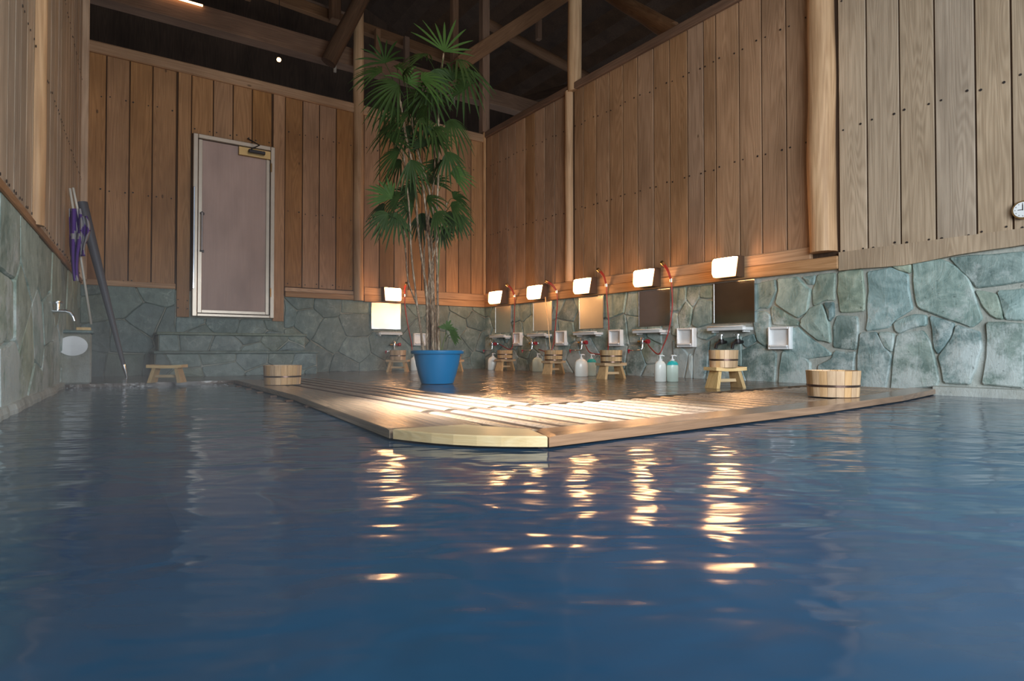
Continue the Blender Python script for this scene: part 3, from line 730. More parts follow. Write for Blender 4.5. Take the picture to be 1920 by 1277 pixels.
B0 = make_bucket(.138, .142, M['bucket'], (.42,)); B1 = make_bucket(.101, .122, M['bucket'], (.44,)); B2 = make_bucket(.104, .122, M['stool_old'], (.10, .55))
used = set()
def put(proto, loc, rz, label, group=None, tilt=0):
    o = proto if proto.name not in used else copy_tree(proto)
    used.add(proto.name)
    o.location = loc; o.rotation_euler = (tilt, 0, rz); tag(o, label, None, group); return o
cam_yaw = -math.atan2(SA, CA)
p = onfloor(315, 718, .03); put(S0, (p.x, p.y + .07, .03), cam_yaw + .12, 'pale low wooden stool alone at the left pool edge', 'low washing stools')
p = onfloor(535, 722, .036); put(B0, (p.x, p.y + .08, .040), .3, 'wooden bucket alone on the left edge of the deck', 'wooden bath buckets')
p = onfloor(1597, 747, .038); put(B0, (p.x + .06, p.y + .13, .041), .9, 'large pale wooden bucket alone at the right end of the deck', 'wooden bath buckets')
st = [(1360, 727, 1, .38, S0, B1, 'in front of the two black taps'),
      (1146, 710, 1, .55, S1, B2, 'right of the broad white bottle'),
      (1038, 701, 1, .8, S1, B2, 'right of the single pale green bottle'),
      (947, 694.5, 1, .8, S1, B2, 'nearest the corner on the right wall'),
      (746, 695, 1, -.1, S1, B1, 'below the bright mirror left of the palm'),
      (846, 695, 1, 1.0, S1, B1, 'half hidden behind the blue plant pot')]
for (px, py, _, rz, sp2, bp2, lab) in st:
    p = onfloor(px, py, .03)
    zz = .03
    if px == 746: p = onfloor(746, 697, .03)
    if px == 846: p = onfloor(850, 697, .03)
    put(sp2, (p.x, p.y, .03), cam_yaw + rz, 'low wooden stool under a bucket, ' + lab, 'low washing stools')
    dx = -.02 if px == 1360 else 0
    put(bp2, (p.x + dx, p.y, .03 + .1455), rz, 'small wooden bucket on a stool, ' + lab, 'wooden bath buckets')

# ------------------------------------------------------------------ pump bottles
def bottle(px, py, m, wide, label, top=None, collar=None, depth_shift=0):
    p = onfloor(px, py, .03); t = thing('pump_bottle', label, 'bottle', (p.x, p.y, .03), cam_yaw + .15, 'pump bottles on the wet floor')
    a, c = (.070, .040) if wide else (.050, .036)
    b = MB(); pr = [(.9, 0), (1, .006), (1, .13), (.93, .150), (.72, .166), (.42, .176), (.38, .180)]
    if wide: pr = [(.9, 0), (1, .006), (.98, .11), (.90, .145), (.62, .168), (.34, .176), (.3, .180)]
    b.lathe([(r_, z) for r_, z in pr], 28, sx=a, sy=c); b.build('body', m, t, None, True, 60)
    b = MB(); b.lathe([(.017, .178), (.017, .192), (.008, .194), (.006, .215), (.013, .217), (.014, .226), (.004, .228)], 16)
    b.tube([(0, 0, .221), (.02, 0, .223), (.036, 0, .217)], .005, 8); b.build('pump', M['white'], t, None, True, 50)
    if collar:
        b = MB(); b.lathe([(1.01, .142), (.95, .153), (.76, .167), (.46, .1775), (.44, .1775)], 28, sx=a, sy=c); b.build('collar', collar, t, None, True, 60)
    return t
bottle(1238, 716, M['bottle_w'], False, 'white pump bottle, left one of the pair nearest the front')
bottle(1261, 716, M['bottle_g'], False, 'white pump bottle with a turquoise shoulder beside the front white one', collar=M['teal'])
bottle(1090, 706, M['bottle_w'], True, 'broad white pump bottle left of a bucket stool')
bottle(1109, 705, M['bottle_g'], False, 'slim pale bottle with green shoulder half behind the broad white bottle', collar=M['teal'])
bottle(1008, 697, M['bottle_g'], True, 'single pale green pump bottle left of a bucket stool')
bottle(924, 694, M['bottle_w'], True, 'white pump bottle nearest the corner of the right wall')
bottle(777, 695, M['bottle_w'], False, 'cream bottle just left of the blue plant pot')

# ------------------------------------------------------------------ wall lamps, mirrors, shelves, taps, showers, dishes
def wall_m(side, u, z, off=0.0):
    if side == 'R': return Matrix.Translation((4.72 - off, u, z)) @ frame((0, 0, 0), (0, 1))
    return Matrix.Translation((u, 7.485 - off, z)) @ frame((0, 0, 0), (-1, 0))
def tthing(name, label, cat, mw, group=None):
    o = thing(name, label, cat, (0, 0, 0), 0, group); o.matrix_world = mw; return o
def rr_poly(x0, x1, z0, z1, r, n=4):
    out = []
    for (cx, cz, a0) in ((x1 - r, z1 - r, 0), (x0 + r, z1 - r, 90), (x0 + r, z0 + r, 180), (x1 - r, z0 + r, 270)):
        for i in range(n + 1): a = math.radians(a0 + 90 * i / n); out.append((cx + r * math.cos(a), cz + r * math.sin(a)))
    return out
def lamp(side, u, label):
    t = tthing('wall_lamp', label, 'lamp', wall_m(side, u, 1.02, .055), 'lit wall lamps above the washing places')
    b = MB(); hw = .105
    # housing: wedge deeper at its foot
    vs = [(-hw, 0, -.085), (hw, 0, -.085), (hw, 0, .10), (-hw, 0, .10), (-hw, .125, -.085), (hw, .125, -.085), (hw, .085, .10), (-hw, .085, .10)]
    b.add(vs, [(0, 3, 2, 1), (4, 5, 6, 7), (0, 1, 5, 4), (3, 7, 6, 2), (0, 4, 7, 3), (1, 2, 6, 5)])
    b.add([(-hw, .04, .095), (hw, .04, .095), (hw, .04, .103), (-hw, .04, .103), (-hw * .8, .185, .078), (hw * .8, .185, .078), (hw * .8, .185, .084), (-hw * .8, .185, .084)], [(0, 3, 2, 1), (4, 5, 6, 7), (0, 1, 5, 4), (3, 7, 6, 2), (0, 4, 7, 3), (1, 2, 6, 5)])
    b.build('housing', M['lampbody'], t)
    b = MB(); rings = []
    for (y0, y1, s, zt, zb, r) in ((.0865, .1245, .95, .092, -.080, .008), (.15, .168, .94, .088, -.083, .02), (.185, .190, .86, .078, -.074, .03), (.198, .198, .66, .060, -.057, .03)):
        pl = rr_poly(-hw * s, hw * s, zb, zt, r)
        rings.append([(x, y1 + (y0 - y1) * (z - zb) / (zt - zb), z) for x, z in pl])
    n = len(rings[0]); vs = [v for r_ in rings for v in r_]; fs = []
    for i in range(3):
        for j in range(n): fs.append((i * n + j, i * n + (j + 1) % n, (i + 1) * n + (j + 1) % n, (i + 1) * n + j))
    fs.append(tuple(3 * n + j for j in range(n))); b.add(vs, fs); b.build('shade', M['shade'], t, None, True, 50)
def mirror(side, ua, ub, za, zb, label, m):
    t = tthing('wall_mirror', label, 'mirror', wall_m(side, (ua + ub) / 2, (za + zb) / 2, .034), 'mirrors above the washing places')
    hw, hz = abs(ub - ua) / 2, (zb - za) / 2
    b = MB(); b.box(-hw, hw, -.03, .006, -hz, hz, .002); b.build('glass', m, t)
    b = MB(); e = .006
    for (a, c, d, f) in ((-hw - e, -hw, -hz - e, hz + e), (hw, hw + e, -hz - e, hz + e), (-hw, hw, -hz - e, -hz), (-hw, hw, hz, hz + e)): b.box(a, c, -.03, .009, d, f)
    b.build('edge_frame', M['chrome'], t)
def shelf(side, u, z, hw, label):
    t = tthing('wall_shelf', label, 'shelf', wall_m(side, u, z, .0), 'white shelves below the mirrors')
    b = MB(); b.prism([(-hw, 0.0), (hw, 0.0), (hw, .115), (hw - .02, .13), (-hw + .02, .13), (-hw, .115)], -.012, .012); o = b.build('board', M['white'], t)
    b = MB(); b.tube([(-hw + .01, .1, .018), (-hw + .02, .135, .02), (hw - .02, .135, .02), (hw - .01, .1, .018)], .005, 8); b.build('rail', M['white'], t, None, True)
    for s in (-1, 1): b = MB(); b.box(s * hw * .8 - .01, s * hw * .8 + .01, 0, .09, -.03, -.012, .003); b.build('bracket', M['white'], t)
def tap(side, u, z, label, spout=True):
    t = tthing('shower_tap', label, 'tap', wall_m(side, u, z, .02), 'taps below the shelves')
    b = MB(); b.tube([(0, 0, 0), (0, .10, 0)], .014, 12); b.lathe([(.017, -.03), (.019, .0), (.017, .04), (.012, .045)], 16, (0, .09, 0)); b.tube([(0, .09, -.025), (0, .095, -.07)], .009, 10)
    b.lathe([(.028, 0), (.028, .006)], 16, (0, 0.0, 0)); b.build('body', M['chrome'], t, None, True, 45)
    for (x, m_, nm) in ((-.055, M['redknob'], 'red_knob'),):
        b = MB(); b.tube([(-.012, .09, 0), (x, .09, 0)], .009, 10); b.tube([(x, .09, 0), (x - .03, .09, 0)], .024, 10); b.build('knob', m_, t, None, True, 45)
    b = MB(); b.tube([(.012, .09, 0), (.045, .09, 0)], .009, 10); b.tube([(.045, .09, 0), (.06, .09, 0)], .013, 10); b.build('diverter', M['brass'], t, None, True, 45)
    if spout:
        b = MB(); b.tube([(0, .095, -.07), (.02, .10, -.088), (.13, .14, -.09)], .006, 8); s_o = b.build('spout', M['chrome'], t, None, True)
        b = MB(); b.tube([(.13, .14, -.09), (.15, .146, -.09)], .010, 10); b.tube([(.142, .143, -.09), (.142, .143, -.118)], .008, 8); b.build('spout_tip', M['redknob'], t, None, True, 40)
def black_tap(u, z, label):
    t = tthing('black_tap', label, 'tap', wall_m('R', u, z, .02), 'taps below the shelves')
    b = MB(); b.tube([(0, 0, 0), (0, .09, 0), (0, .14, -.02), (0, .15, -.06)], .014, 12); b.lathe([(.024, -.02), (.03, 0), (.024, .025)], 16, (0, .07, .0)); b.build('body', M['dark'], t, None, True, 45)
    b = MB(); b.lathe([(.009, .02), (.009, .055), (.03, .057), (.03, .066), (.01, .068)], 14, (0, .07, 0)); b.build('handle', M['chrome'], t, None, True, 45)
def smooth_pts(P, n=7):
    P = [Vector(p) for p in P]; out = []
    for i in range(len(P) - 1):
        a = P[max(i - 1, 0)]; b_ = P[i]; c = P[i + 1]; d = P[min(i + 2, len(P) - 1)]
        for k in range(n):
            t = k / n; out.append(.5 * ((2 * b_) + (c - a) * t + (2 * a - 5 * b_ + 4 * c - d) * t * t + (3 * b_ - a - 3 * c + d) * t ** 3))
    out.append(P[-1]); return out
def shower(side, pts, clip_px, label):
    f = (lambda x, y, o_: onX(x, y, 4.72 - o_)) if side == 'R' else (lambda x, y, o_: onY(x, y, 7.485 - o_))
    P = [f(x, y, o_) for (x, y, o_) in pts]
    t = thing('hand_shower', label, 'shower', tuple(f(*clip_px, .07)), 0, 'red hand showers on the wall')
    inv = Vector(t.location)
    n3 = 3
    sm = smooth_pts(P[:n3]); hd = MB()
    hd.tube([q - inv for q in sm], .011, 12, rad=[.017 - .007 * min(1, i / (len(sm) - 1)) for i in range(len(sm))]); hd.build('handset', M['red'], t, None, True, 50)
    a = sm[0] - inv; d = (sm[0] - sm[1]).normalized()
    hd = MB(); hd.tube([a - d * .028, a + d * .006], .0185, 14); hd.build('spray_head', M['brass'], t, None, True, 40)
    sm = smooth_pts(P[n3 - 1:]); hd = MB(); hd.tube([q - inv for q in sm], .0065, 8); hd.build('hose', M['red'], t, None, True)
    hd = MB(); c = P[n3 - 1] - inv; w_in = Vector((.022, 0, 0)) if side == 'R' else Vector((0, .022, 0))
    hd.tube([c + Vector((0, 0, -.016)), c + Vector((0, 0, .016))], .017, 12); hd.tube([c, c + w_in], .012, 10); hd.build('clip', M['chrome'], t, None, True, 40)
def dish(side, px0, px1, py0, py1, label):
    if side == 'R': a, c = onX(px0, py0), onX(px1, py1); ua, ub, za, zb = c.y, a.y, c.z, a.z
    else: a, c = onY(px0, py0), onY(px1, py1); ua, ub, za, zb = a.x, c.x, c.z, a.z
    hw, hz = (ub - ua) / 2, (zb - za) / 2
    t = tthing('soap_dish', label, 'soap dish', wall_m(side, (ua + ub) / 2, (za + zb) / 2, .0), 'white soap dishes set in the wall')
    e = .018; b = MB()
    for (x0_, x1_, z0_, z1_) in ((-hw, -hw + e, -hz, hz), (hw - e, hw, -hz, hz), (-hw + e, hw - e, -hz, -hz + e), (-hw + e, hw - e, hz - e, hz)): b.box(x0_, x1_, 0.0, .062, z0_, z1_, .004)
    b.build('rim', M['ceramic'], t)
    b = MB(); b.box(-hw + e, hw - e, 0.0, .032, -hz + e, hz - e); b.build('recess', M['ceramic'], t)
    b = MB(); b.box(-hw + e, hw - e, 0.032, .075, -hz + e, -hz + e + .018, .006); b.build('lip', M['ceramic'], t)

names = ['first lamp from the corner on the right wall', 'second lamp from the corner on the right wall', 'third lamp from the corner on the right wall', 'fourth lamp from the corner on the right wall', 'nearest lamp on the right wall, above the dark mirror']
ST = [(952, 929, 957.7, 924, 0), (1028, 1000, 1034.7, 999, 1), (1120, 1086.5, 1131, 1092, 2), (1239, 1198, 1256, 1206, 3), (1396, 1339, 1414, None, 4)]
ords = ['first', 'second', 'third', 'fourth', 'fifth']
for (lp, m0, m1, tp, i) in ST:
    lamp('R', onX(lp, 550, 4.665).y + .105, 'lit box lamp with brown housing, ' + names[i])
    ua, ub = onX(m0, 580, 4.68).y, onX(m1, 580, 4.68).y
    mirror('R', ua, ub, .545, .905, ['greenish square mirror nearest the corner on the right wall', 'greenish square mirror, second from the corner', 'mirror with a golden glow, third from the corner', 'grey spotted mirror, fourth from the corner', 'dark brown mirror nearest the front on the right wall'][i], M['mirror'] if i in (3, 4) else M['mirror_fog'])
    uc = (ua + ub) / 2 + (.03 if i < 4 else .03)
    shelf('R', uc, .485, .20, 'white shelf below the ' + ords[i] + ' mirror from the corner')
    if tp: tap('R', onX(tp, 635, 4.62).y, .385, 'chrome tap with dark red knob below the ' + ords[i] + ' mirror from the corner')
black_tap(onX(1351, 645, 4.62).y, .37, 'black tap, left one of the two above the front bucket')
black_tap(onX(1382, 645, 4.62).y, .37, 'black tap, right one of the two above the front bucket')
lamp('B', onY(734, 555, 7.35).x, 'lit box lamp on the back wall above the bright mirror')
mirror('B', onY(697, 590, 7.45).x, onY(750, 590, 7.45).x, onY(720, 616, 7.45).z, onY(720, 569, 7.45).z, 'bright glowing mirror on the back wall left of the palm', M['mirror_back'])
shelf('B', onY(731, 626, 7.4).x, onY(731, 626, 7.42).z, .165, 'white shelf below the bright mirror on the back wall')
tap('B', onY(738, 640, 7.4).x, .37, 'chrome tap with dark red knob on the back wall')
shower('R', [(1241, 492, .20), (1251, 505, .12), (1258.5, 526, .07), (1260, 545, .06), (1260.5, 577, .05), (1254, 620, .07), (1244, 648, .10), (1235, 664, .13), (1222, 655, .10), (1215, 646, .06)], (1258, 526), 'red hand shower hanging beside the fourth mirror from the corner')
shower('R', [(1121, 505, .20), (1131, 516, .12), (1137, 535, .07), (1138, 560, .06), (1141, 600, .05), (1141, 640, .05), (1136, 662, .10), (1108, 662, .10), (1098, 648, .06)], (1137, 535), 'red hand shower hanging beside the third mirror from the corner')
shower('R', [(1023, 527, .20), (1035, 534, .12), (1044, 547, .07), (1045, 570, .06), (1042, 605, .05), (1038, 645, .07), (1030, 660, .10), (1010, 655, .06)], (1044, 547), 'red hand shower hanging beside the second mirror from the corner')
shower('R', [(950, 533, .20), (959, 542, .12), (965, 555, .07), (965, 575, .06), (964, 610, .05), (962, 645, .06), (955, 655, .10), (936, 645, .06)], (965, 555), 'red hand shower hanging nearest the corner on the right wall')
shower('B', [(762, 531, .18), (759, 540, .10), (759, 554, .07), (759, 570, .06), (764, 605, .05), (771, 640, .05), (773, 656, .08)], (759, 554), 'red hand shower on the back wall beside the palm canes')
dish('R', 1276, 1307, 616, 651, 'white soap dish between the fourth and nearest mirrors')
dish('R', 1447, 1489, 614, 655, 'white soap dish furthest right beyond the dark mirror')
dish('R', 1148, 1171, 619, 649, 'white soap dish right of the third mirror')
dish('R', 1048, 1066, 621, 648, 'white soap dish right of the second mirror')
dish('R', 968, 982, 624, 648, 'white soap dish nearest the corner on the right wall')
dish('B', 773, 796, 625, 648, 'white soap dish on the back wall behind the palm canes')
p0, p1 = onX(1022.5, 557, 4.6), onX(1032, 655, 4.5)
b = MB(); b.tube([p0, p1], .006, 8); tag(b.build('thin_rod', M['stool'], None, None, True), 'thin tan rod leaning by the second mirror from the corner', 'rod')

# ------------------------------------------------------------------ dial thermometer at the right
p = onX(1918, 393, 4.66)
t = tthing('dial_thermometer', 'round white dial thermometer on the boards at the right edge', 'thermometer', wall_m('R', p.y, p.z, .02))
b = MB(); b.tube([(0, .0, 0), (0, .04, 0)], .056, 28); b.build('case', M['brass'], t, None, True, 40)
b = MB(); b.tube([(0, .038, 0), (0, .042, 0)], .047, 28); d_ = b.build('dial', M['white'], t, None, True, 40)
b = MB(); b.box(-.002, .002, .042, .044, -.005, .034); b.box(-.002, .024, .042, .044, -.002, .002)
for k in range(12):
    a = math.pi * 2 * k / 12; b.box(.038 * math.cos(a) - .002, .038 * math.cos(a) + .002, .042, .0435, .038 * math.sin(a) - .002, .038 * math.sin(a) + .002)
b.build('needle', M['dark'], d_)

# ------------------------------------------------------------------ left corner: water tap, block, pole, banner
SX = .66
p = lw(90, 583); t = thing('wall_tap', 'chrome water tap with cross handle on the left stone wall', 'tap', tuple(p), math.atan2(-LD.y, -LD.x) - math.pi / 2)
q_ = lambda x, y, z: (x * SX, y, z)
b = MB(); b.tube([(-.02, 0, 0), (.02, 0, 0)], .03, 14); b.tube([(0.0, 0, 0), q_(.13, 0, 0)], .013, 12); b.tube([q_(.1, 0, 0), q_(.15, 0, .0), q_(.185, 0, -.01), q_(.21, 0, -.035), q_(.222, 0, -.065)], .012, 12); b.tube([q_(.08, 0, .0), q_(.08, 0, .05)], .012, 12)
b.build('body', M['chrome'], t, None, True, 45)
hx2 = .08 * SX; b = MB(); b.tube([(hx2, -.03, .058), (hx2, .03, .058)], .008, 8); b.tube([(hx2 - .03, 0, .058), (hx2 + .03, 0, .058)], .008, 8); b.tube([(hx2, 0, .045), (hx2, 0, .068)], .014, 12); b.build('handle', M['chrome'], t, None, True, 45)
t = thing('stone_block', 'grey stone block with a white oval plate against the left wall', 'block', (-.1, 5.98, .03))
b = MB(); b.box(-.118, .085, -.14, .35, 0, .40, .012); b.build('body', M['mortar'], t)
b = MB(); b.box(-.12, .10, -.155, .36, .40, .425, .008); b.build('cap', M['stone_step'], t)
b = MB(); b.tube([(-.0, -.141, .268), (0, -.150, .268)], .08, 36); o = b.build('oval_plate', M['ceramic'], t, None, True, 40); o.scale = (1.2, 1, 1)
o.matrix_local = Matrix.Translation((-.035, 0, .04)) @ Matrix.Diagonal((1.2, 1, .97, 1)); o['label'] = 'white oval plate'
b = MB(); b.box(-.05, .05, -.08, .1, 0, .028, .004); o = b.build('wood_block', M['stool']); o.location = (.0 - .07, 6.1, .455); tag(o, 'small plank of pale wood lying on the stone block', 'plank')

top = onY(153, 380, 7.05); base = onY(238, 700, 6.9); base.z = .03
t = thing('leaning_pole', 'long dark grey tapered pole leaning in the left corner', 'pole', tuple(base))
v = top - base; b = MB(); b.tube([v * (.06 + .94 * i / 12) for i in range(13)], .04, 14, rad=[.018 + .032 * i / 12 for i in range(13)]); b.build('shaft', M['greypole'], t, None, True, 50)
b = MB(); b.tube([v * 0.0, v * .05, v * .075], .012, 12, rad=[.010, .018, .021]); b.build('tip', M['chrome'], t, None, True, 50)
# banner: two slim sticks and a knotted cloth
pb = onY(178, 640, 6.15)
t = thing('tied_banner', 'purple and grey cloth banner tied round slim white sticks in the left corner', 'banner', tuple(pb))
for (q0, q1) in (((131, 353, 5.9), (171, 608, 6.05)), ((137, 352, 5.92), (151, 420, 5.95))):
    b = MB(); b.tube([onY(*q0) - pb, onY(*q1) - pb], .009, 8); b.build('stick', M['stick'], t, None, True)
b = MB(); ns, nz = 14, 26
def cloth(px_l, px_r, y0, y1, seed, depth):
    vs = []; fs = []; mi = []
    for i in range(nz + 1):
        f = i / nz; py = y0 + (y1 - y0) * f
        xl = px_l(f); xr = px_r(f)
        for j in range(ns + 1):
            g = j / ns; q = onY(xl + (xr - xl) * g, py, depth + .035 * math.sin(g * 11 + f * 2.5 + seed) + .02 * math.sin(f * 9 + seed)); vs.append(q - pb)
    for i in range(nz):
        for j in range(ns):
            fs.append((i * (ns + 1) + j, i * (ns + 1) + j + 1, (i + 1) * (ns + 1) + j + 1, (i + 1) * (ns + 1) + j))
            f = i / nz; g = j / ns
            v1 = (f * 3.4 + abs(g - .5) * 1.3 * (1 if int(f * 3) % 2 else -1) + seed) % 2
            mi.append(1 if v1 > 1.15 else 0)
    return vs, fs, mi
vs, fs, mi = cloth(lambda f: 129 + 10 * f * f, lambda f: 152 - 4 * f + 3 * math.sin(f * 6), 391, 527, .3, 5.92)
b.add(vs, fs); b.mi = mi; o = b.build('cloth', [M['purple'], M['greycloth']], t, None, True); m_ = o.modifiers.new('s', 'SOLIDIFY'); m_.thickness = .006
b = MB(); vs, fs, mi = cloth(lambda f: 146 + 6 * f, lambda f: 164 + 6 * math.sin(f * 5), 405, 480, 1.4, 5.90)
b.add(vs, fs); b.mi = mi; o = b.build('cloth_tail', [M['purple'], M['greycloth']], t, None, True); m_ = o.modifiers.new('s', 'SOLIDIFY'); m_.thickness = .006

# ------------------------------------------------------------------ potted lady palm
PD = 4.82; pc = onfloor(820, 719, .03); 
r0 = ray(820, 700); k = PD / (SA * r0.x + CA * r0.y); pc = Vector((r0.x * k, r0.y * k, .03))
palm = thing('potted_palm', 'tall lady palm with fan leaves on many canes in a blue pot', 'plant', tuple(pc))
b = MB(); b.lathe([(.12, 0), (.128, .004), (.150, .07), (.170, .15), (.183, .22), (.186, .235), (.206, .237), (.211, .245), (.211, .262), (.205, .266), (.188, .262), (.178, .22), (.10, .19), (.001, .19)], 56)
b.build('pot', M['bluepot'], palm, None, True, 35)['label'] = 'bright blue plastic pot'
b = MB(); b.lathe([(.18, .215), (.12, .228), (.001, .232)], 32); b.build('soil', M['soil'], palm, None, True)
def pp(px, py, dd=0.0): return atdepth(px, py, PD + dd) - pc
canes = [([(800, 660), (801, 600), (799, 540), (790, 480), (783, 420), (777, 330), (760, 250), (748, 170)], -.02, .0085, 'cane'),
         ([(806, 660), (806, 600), (805, 540), (806, 470), (812, 400), (800, 340), (782, 280), (770, 215)], .04, .0085, 'cane'),
         ([(812, 660), (811, 590), (808, 520), (803, 450), (798, 390), (790, 330), (783, 300)], -.05, .008, 'cane'),
         ([(818, 660), (816, 600), (812, 530), (810, 460), (800, 400), (793, 340)], .03, .0085, 'cane'),
         ([(823, 660), (821, 590), (820, 520), (818, 440), (821, 350), (823, 260), (822, 180), (832, 100)], .0, .0085, 'cane'),
         ([(792, 660), (789, 620), (782, 575), (766, 530), (761, 480), (757, 430), (750, 400)], .06, .0065, 'cane'),
         ([(796, 660), (789, 620), (783, 580), (776, 520), (771, 470), (768, 400), (762, 340), (756, 280)], -.06, .007, 'cane'),
         ([(826, 660), (823, 620), (821, 560), (822, 500), (826, 440), (832, 410)], .05, .007, 'caneg'),
         ([(808, 660), (802, 590), (796, 520), (796, 460), (805, 400), (815, 320), (812, 250)], .08, .0075, 'cane'),
         ([(826, 660), (832, 640), (837, 625)], -.08, .004, 'caneg'),
         ([(815, 660), (808, 610), (803, 560), (808, 500), (826, 430), (838, 380)], -.03, .006, 'cane')]
for (P, dd, r_, mm) in canes:
    q = [pp(x, y, dd + .04 * math.sin(y * .02 + r_ * 500)) for x, y in P]; q[0].z = .215
    q = smooth_pts(q, 5); b = MB()
    b.tube(q, r_, 8, rad=[r_ * (1.25 - .45 * i / len(q)) * (1 + .16 * ((i % 3) == 0)) for i in range(len(q))]); b.build('cane', M[mm], palm, None, True)
# frond: (hub px, hub py, length px, angle of axis on screen in degrees (0 right, 90 up), spread, droop, depth offset, facing, young, cane attach px)
fr = [(833, 97, 86, 84, 160, .0, 0.0, .5, 1, (826, 150)),
      (800, 105, 60, 150, 150, .7, .15, .4, 0, (822, 150)), (858, 112, 62, -15, 150, .9, -.1, .3, 0, (823, 140)), (868, 128, 70, -62, 120, .6, .1, .6, 0, (823, 150)),
      (722, 118, 70, 100, 170, .25, .1, .6, 0, (746, 175)), (716, 135, 62, 165, 140, .4, -.2, .5, 0, (747, 185)), (745, 130, 60, 45, 150, .4, .2, .5, 0, (752, 180)),
      (762, 155, 72, 60, 180, .45, -.15, .7, 1, (765, 205)), (748, 160, 78, 200, 150, .5, -.25, .7, 0, (752, 190)), (790, 150, 68, 20, 150, .5, -.2, .6, 1, (772, 200)),
      (805, 170, 66, -80, 150, .3, .0, .8, 0, (790, 215)), (725, 175, 60, -120, 150, .4, .12, .7, 0, (750, 200)), (775, 175, 60, -60, 150, .5, .2, .6, 0, (772, 215)),
      (765, 215, 70, 180, 170, .7, -.1, .5, 0, (772, 245)), (745, 232, 58, -150, 150, .6, .1, .5, 0, (758, 260)), (788, 222, 66, -30, 160, .8, -.2, .5, 0, (780, 250)),
      (770, 235, 54, -100, 140, .5, .1, .7, 0, (775, 262)), (842, 225, 54, -40, 150, .9, .05, .4, 0, (823, 250)), (800, 250, 50, 60, 160, .3, .1, .7, 0, (812, 285)),
      (795, 275, 48, 110, 170, .2, .0, .8, 0, (800, 310)), (815, 262, 40, 0, 150, .6, -.1, .6, 0, (812, 290)),
      (748, 285, 56, 185, 160, .6, -.1, .6, 0, (765, 330)), (752, 300, 48, -140, 140, .6, .12, .6, 0, (765, 345)), (770, 300, 50, -70, 130, .5, -.2, .8, 0, (778, 340)),
      (838, 285, 46, -65, 130, .5, -.1, .8, 0, (822, 320)), (845, 325, 52, 5, 120, .3, .05, .7, 1, (822, 360)), (825, 310, 46, 150, 140, .5, .1, .6, 0, (822, 340)),
      (735, 372, 56, 135, 120, .15, -.15, .8, 1, (757, 420)), (722, 385, 44, 200, 150, .6, .1, .5, 0, (750, 410)), (765, 365, 48, 120, 160, .5, .15, .5, 0, (768, 400)),
      (775, 385, 56, 170, 170, .6, .0, .6, 0, (783, 420)), (745, 400, 50, -110, 150, .5, -.1, .7, 0, (757, 430)), (728, 402, 46, -155, 130, .5, -.2, .7, 0, (755, 425)),
      (800, 375, 56, 20, 160, .6, -.1, .5, 0, (800, 410)), (790, 400, 46, -80, 140, .5, .1, .7, 0, (796, 430)), (845, 385, 52, 10, 150, .8, -.15, .5, 0, (830, 415)),
      (835, 400, 50, -30, 150, .7, .1, .5, 0, (828, 425)), (855, 402, 42, -70, 150, .4, -.05, .8, 0, (836, 400)), (828, 425, 36, -85, 150, .3, .15, .8, 0, (826, 440)),
      (810, 345, 50, 70, 150, .5, .15, .5, 0, (800, 380)), (850, 372, 44, 40, 130, .7, .1, .5, 0, (838, 385)), (760, 330, 50, 30, 150, .6, .15, .5, 0, (765, 360)),
      (837, 618, 24, 70, 170, .2, -.08, .8, 1, (835, 635)), (845, 628, 22, 20, 150, .4, -.1, .8, 1, (835, 640))]
rf = random.Random(5)
for (x_, y_) in ((735, 150), (755, 140), (775, 195), (800, 200), (745, 205), (790, 180), (815, 130), (850, 150), (765, 270), (735, 265), (812, 240), (830, 300), (780, 355), (815, 400), (750, 370), (870, 170)):
    fr.append((x_, y_, rf.uniform(44, 64), rf.choice((rf.uniform(100, 230), rf.uniform(-80, 60))), rf.uniform(120, 165), rf.uniform(.3, .9), rf.uniform(-.25, .28), rf.uniform(.3, .9), 0, (x_ * .6 + 795 * .4, y_ + 35)))
rnd_set = {(f_[0], f_[1]) for f_ in fr[-16:]}
right = Vector((CA, -SA, 0)); fwd = Vector((SA, CA, 0)); upv = Vector((0, 0, 1))
for (hx_, hy_, ln, ang, spread, droop, dd, face, young, ca) in fr:
    hub = pp(hx_, hy_, dd); a = math.radians(ang); Lm = ln / F * PD
    tiltv = random.uniform(-.8, .8) if len(ca) and (hx_, hy_) in rnd_set else random.uniform(-.3, .3)
    ax = (right * math.cos(a) + upv * math.sin(a) + fwd * tiltv).normalized()
    nrm = (-fwd * face + upv * (1 - face) * .8 + right * random.uniform(-.3, .3)); nrm = (nrm - ax * nrm.dot(ax)).normalized(); side = ax.cross(nrm)
    n = random.choice((9, 10, 11, 12)); b = MB()
    for k in range(n):
        th = math.radians(spread) * ((k + .5) / n - .5) + random.uniform(-.03, .03)
        d = (ax * math.cos(th) + side * math.sin(th)).normalized(); wv = nrm.cross(d)
        L1 = Lm * (1 - .22 * abs(th) / 1.4) * random.uniform(.8, 1.12); hw = .0078 * random.uniform(.8, 1.2)
        vs = []; sg = 6
        for i in range(sg + 1):
            f = i / sg; q = hub + d * L1 * f + Vector((0, 0, -1)) * (droop * .8 + .12) * L1 * f ** 2.0 + nrm * .01 * f
            ww = hw * (1.25 * math.sin(math.pi * min(1, .12 + f * .78)) if f < .99 else .12)
            if i == 0: ww = .003
            vs += [q - wv * ww + nrm * ww * .35, q, q + wv * ww + nrm * ww * .35]
        fs = []
        for i in range(sg):
            for j in (0, 1): fs.append((i * 3 + j, i * 3 + j + 1, (i + 1) * 3 + j + 1, (i + 1) * 3 + j))
        b.add(vs, fs)
    at_ = pp(ca[0], ca[1], dd * .3)
    mid = (at_ + hub) / 2 + Vector((0, 0, .02)); b.tube(smooth_pts([at_, mid, hub], 3), .0028, 5)
    b.build('frond', M['leaf2'] if young else M['leaf'], palm, None, True)

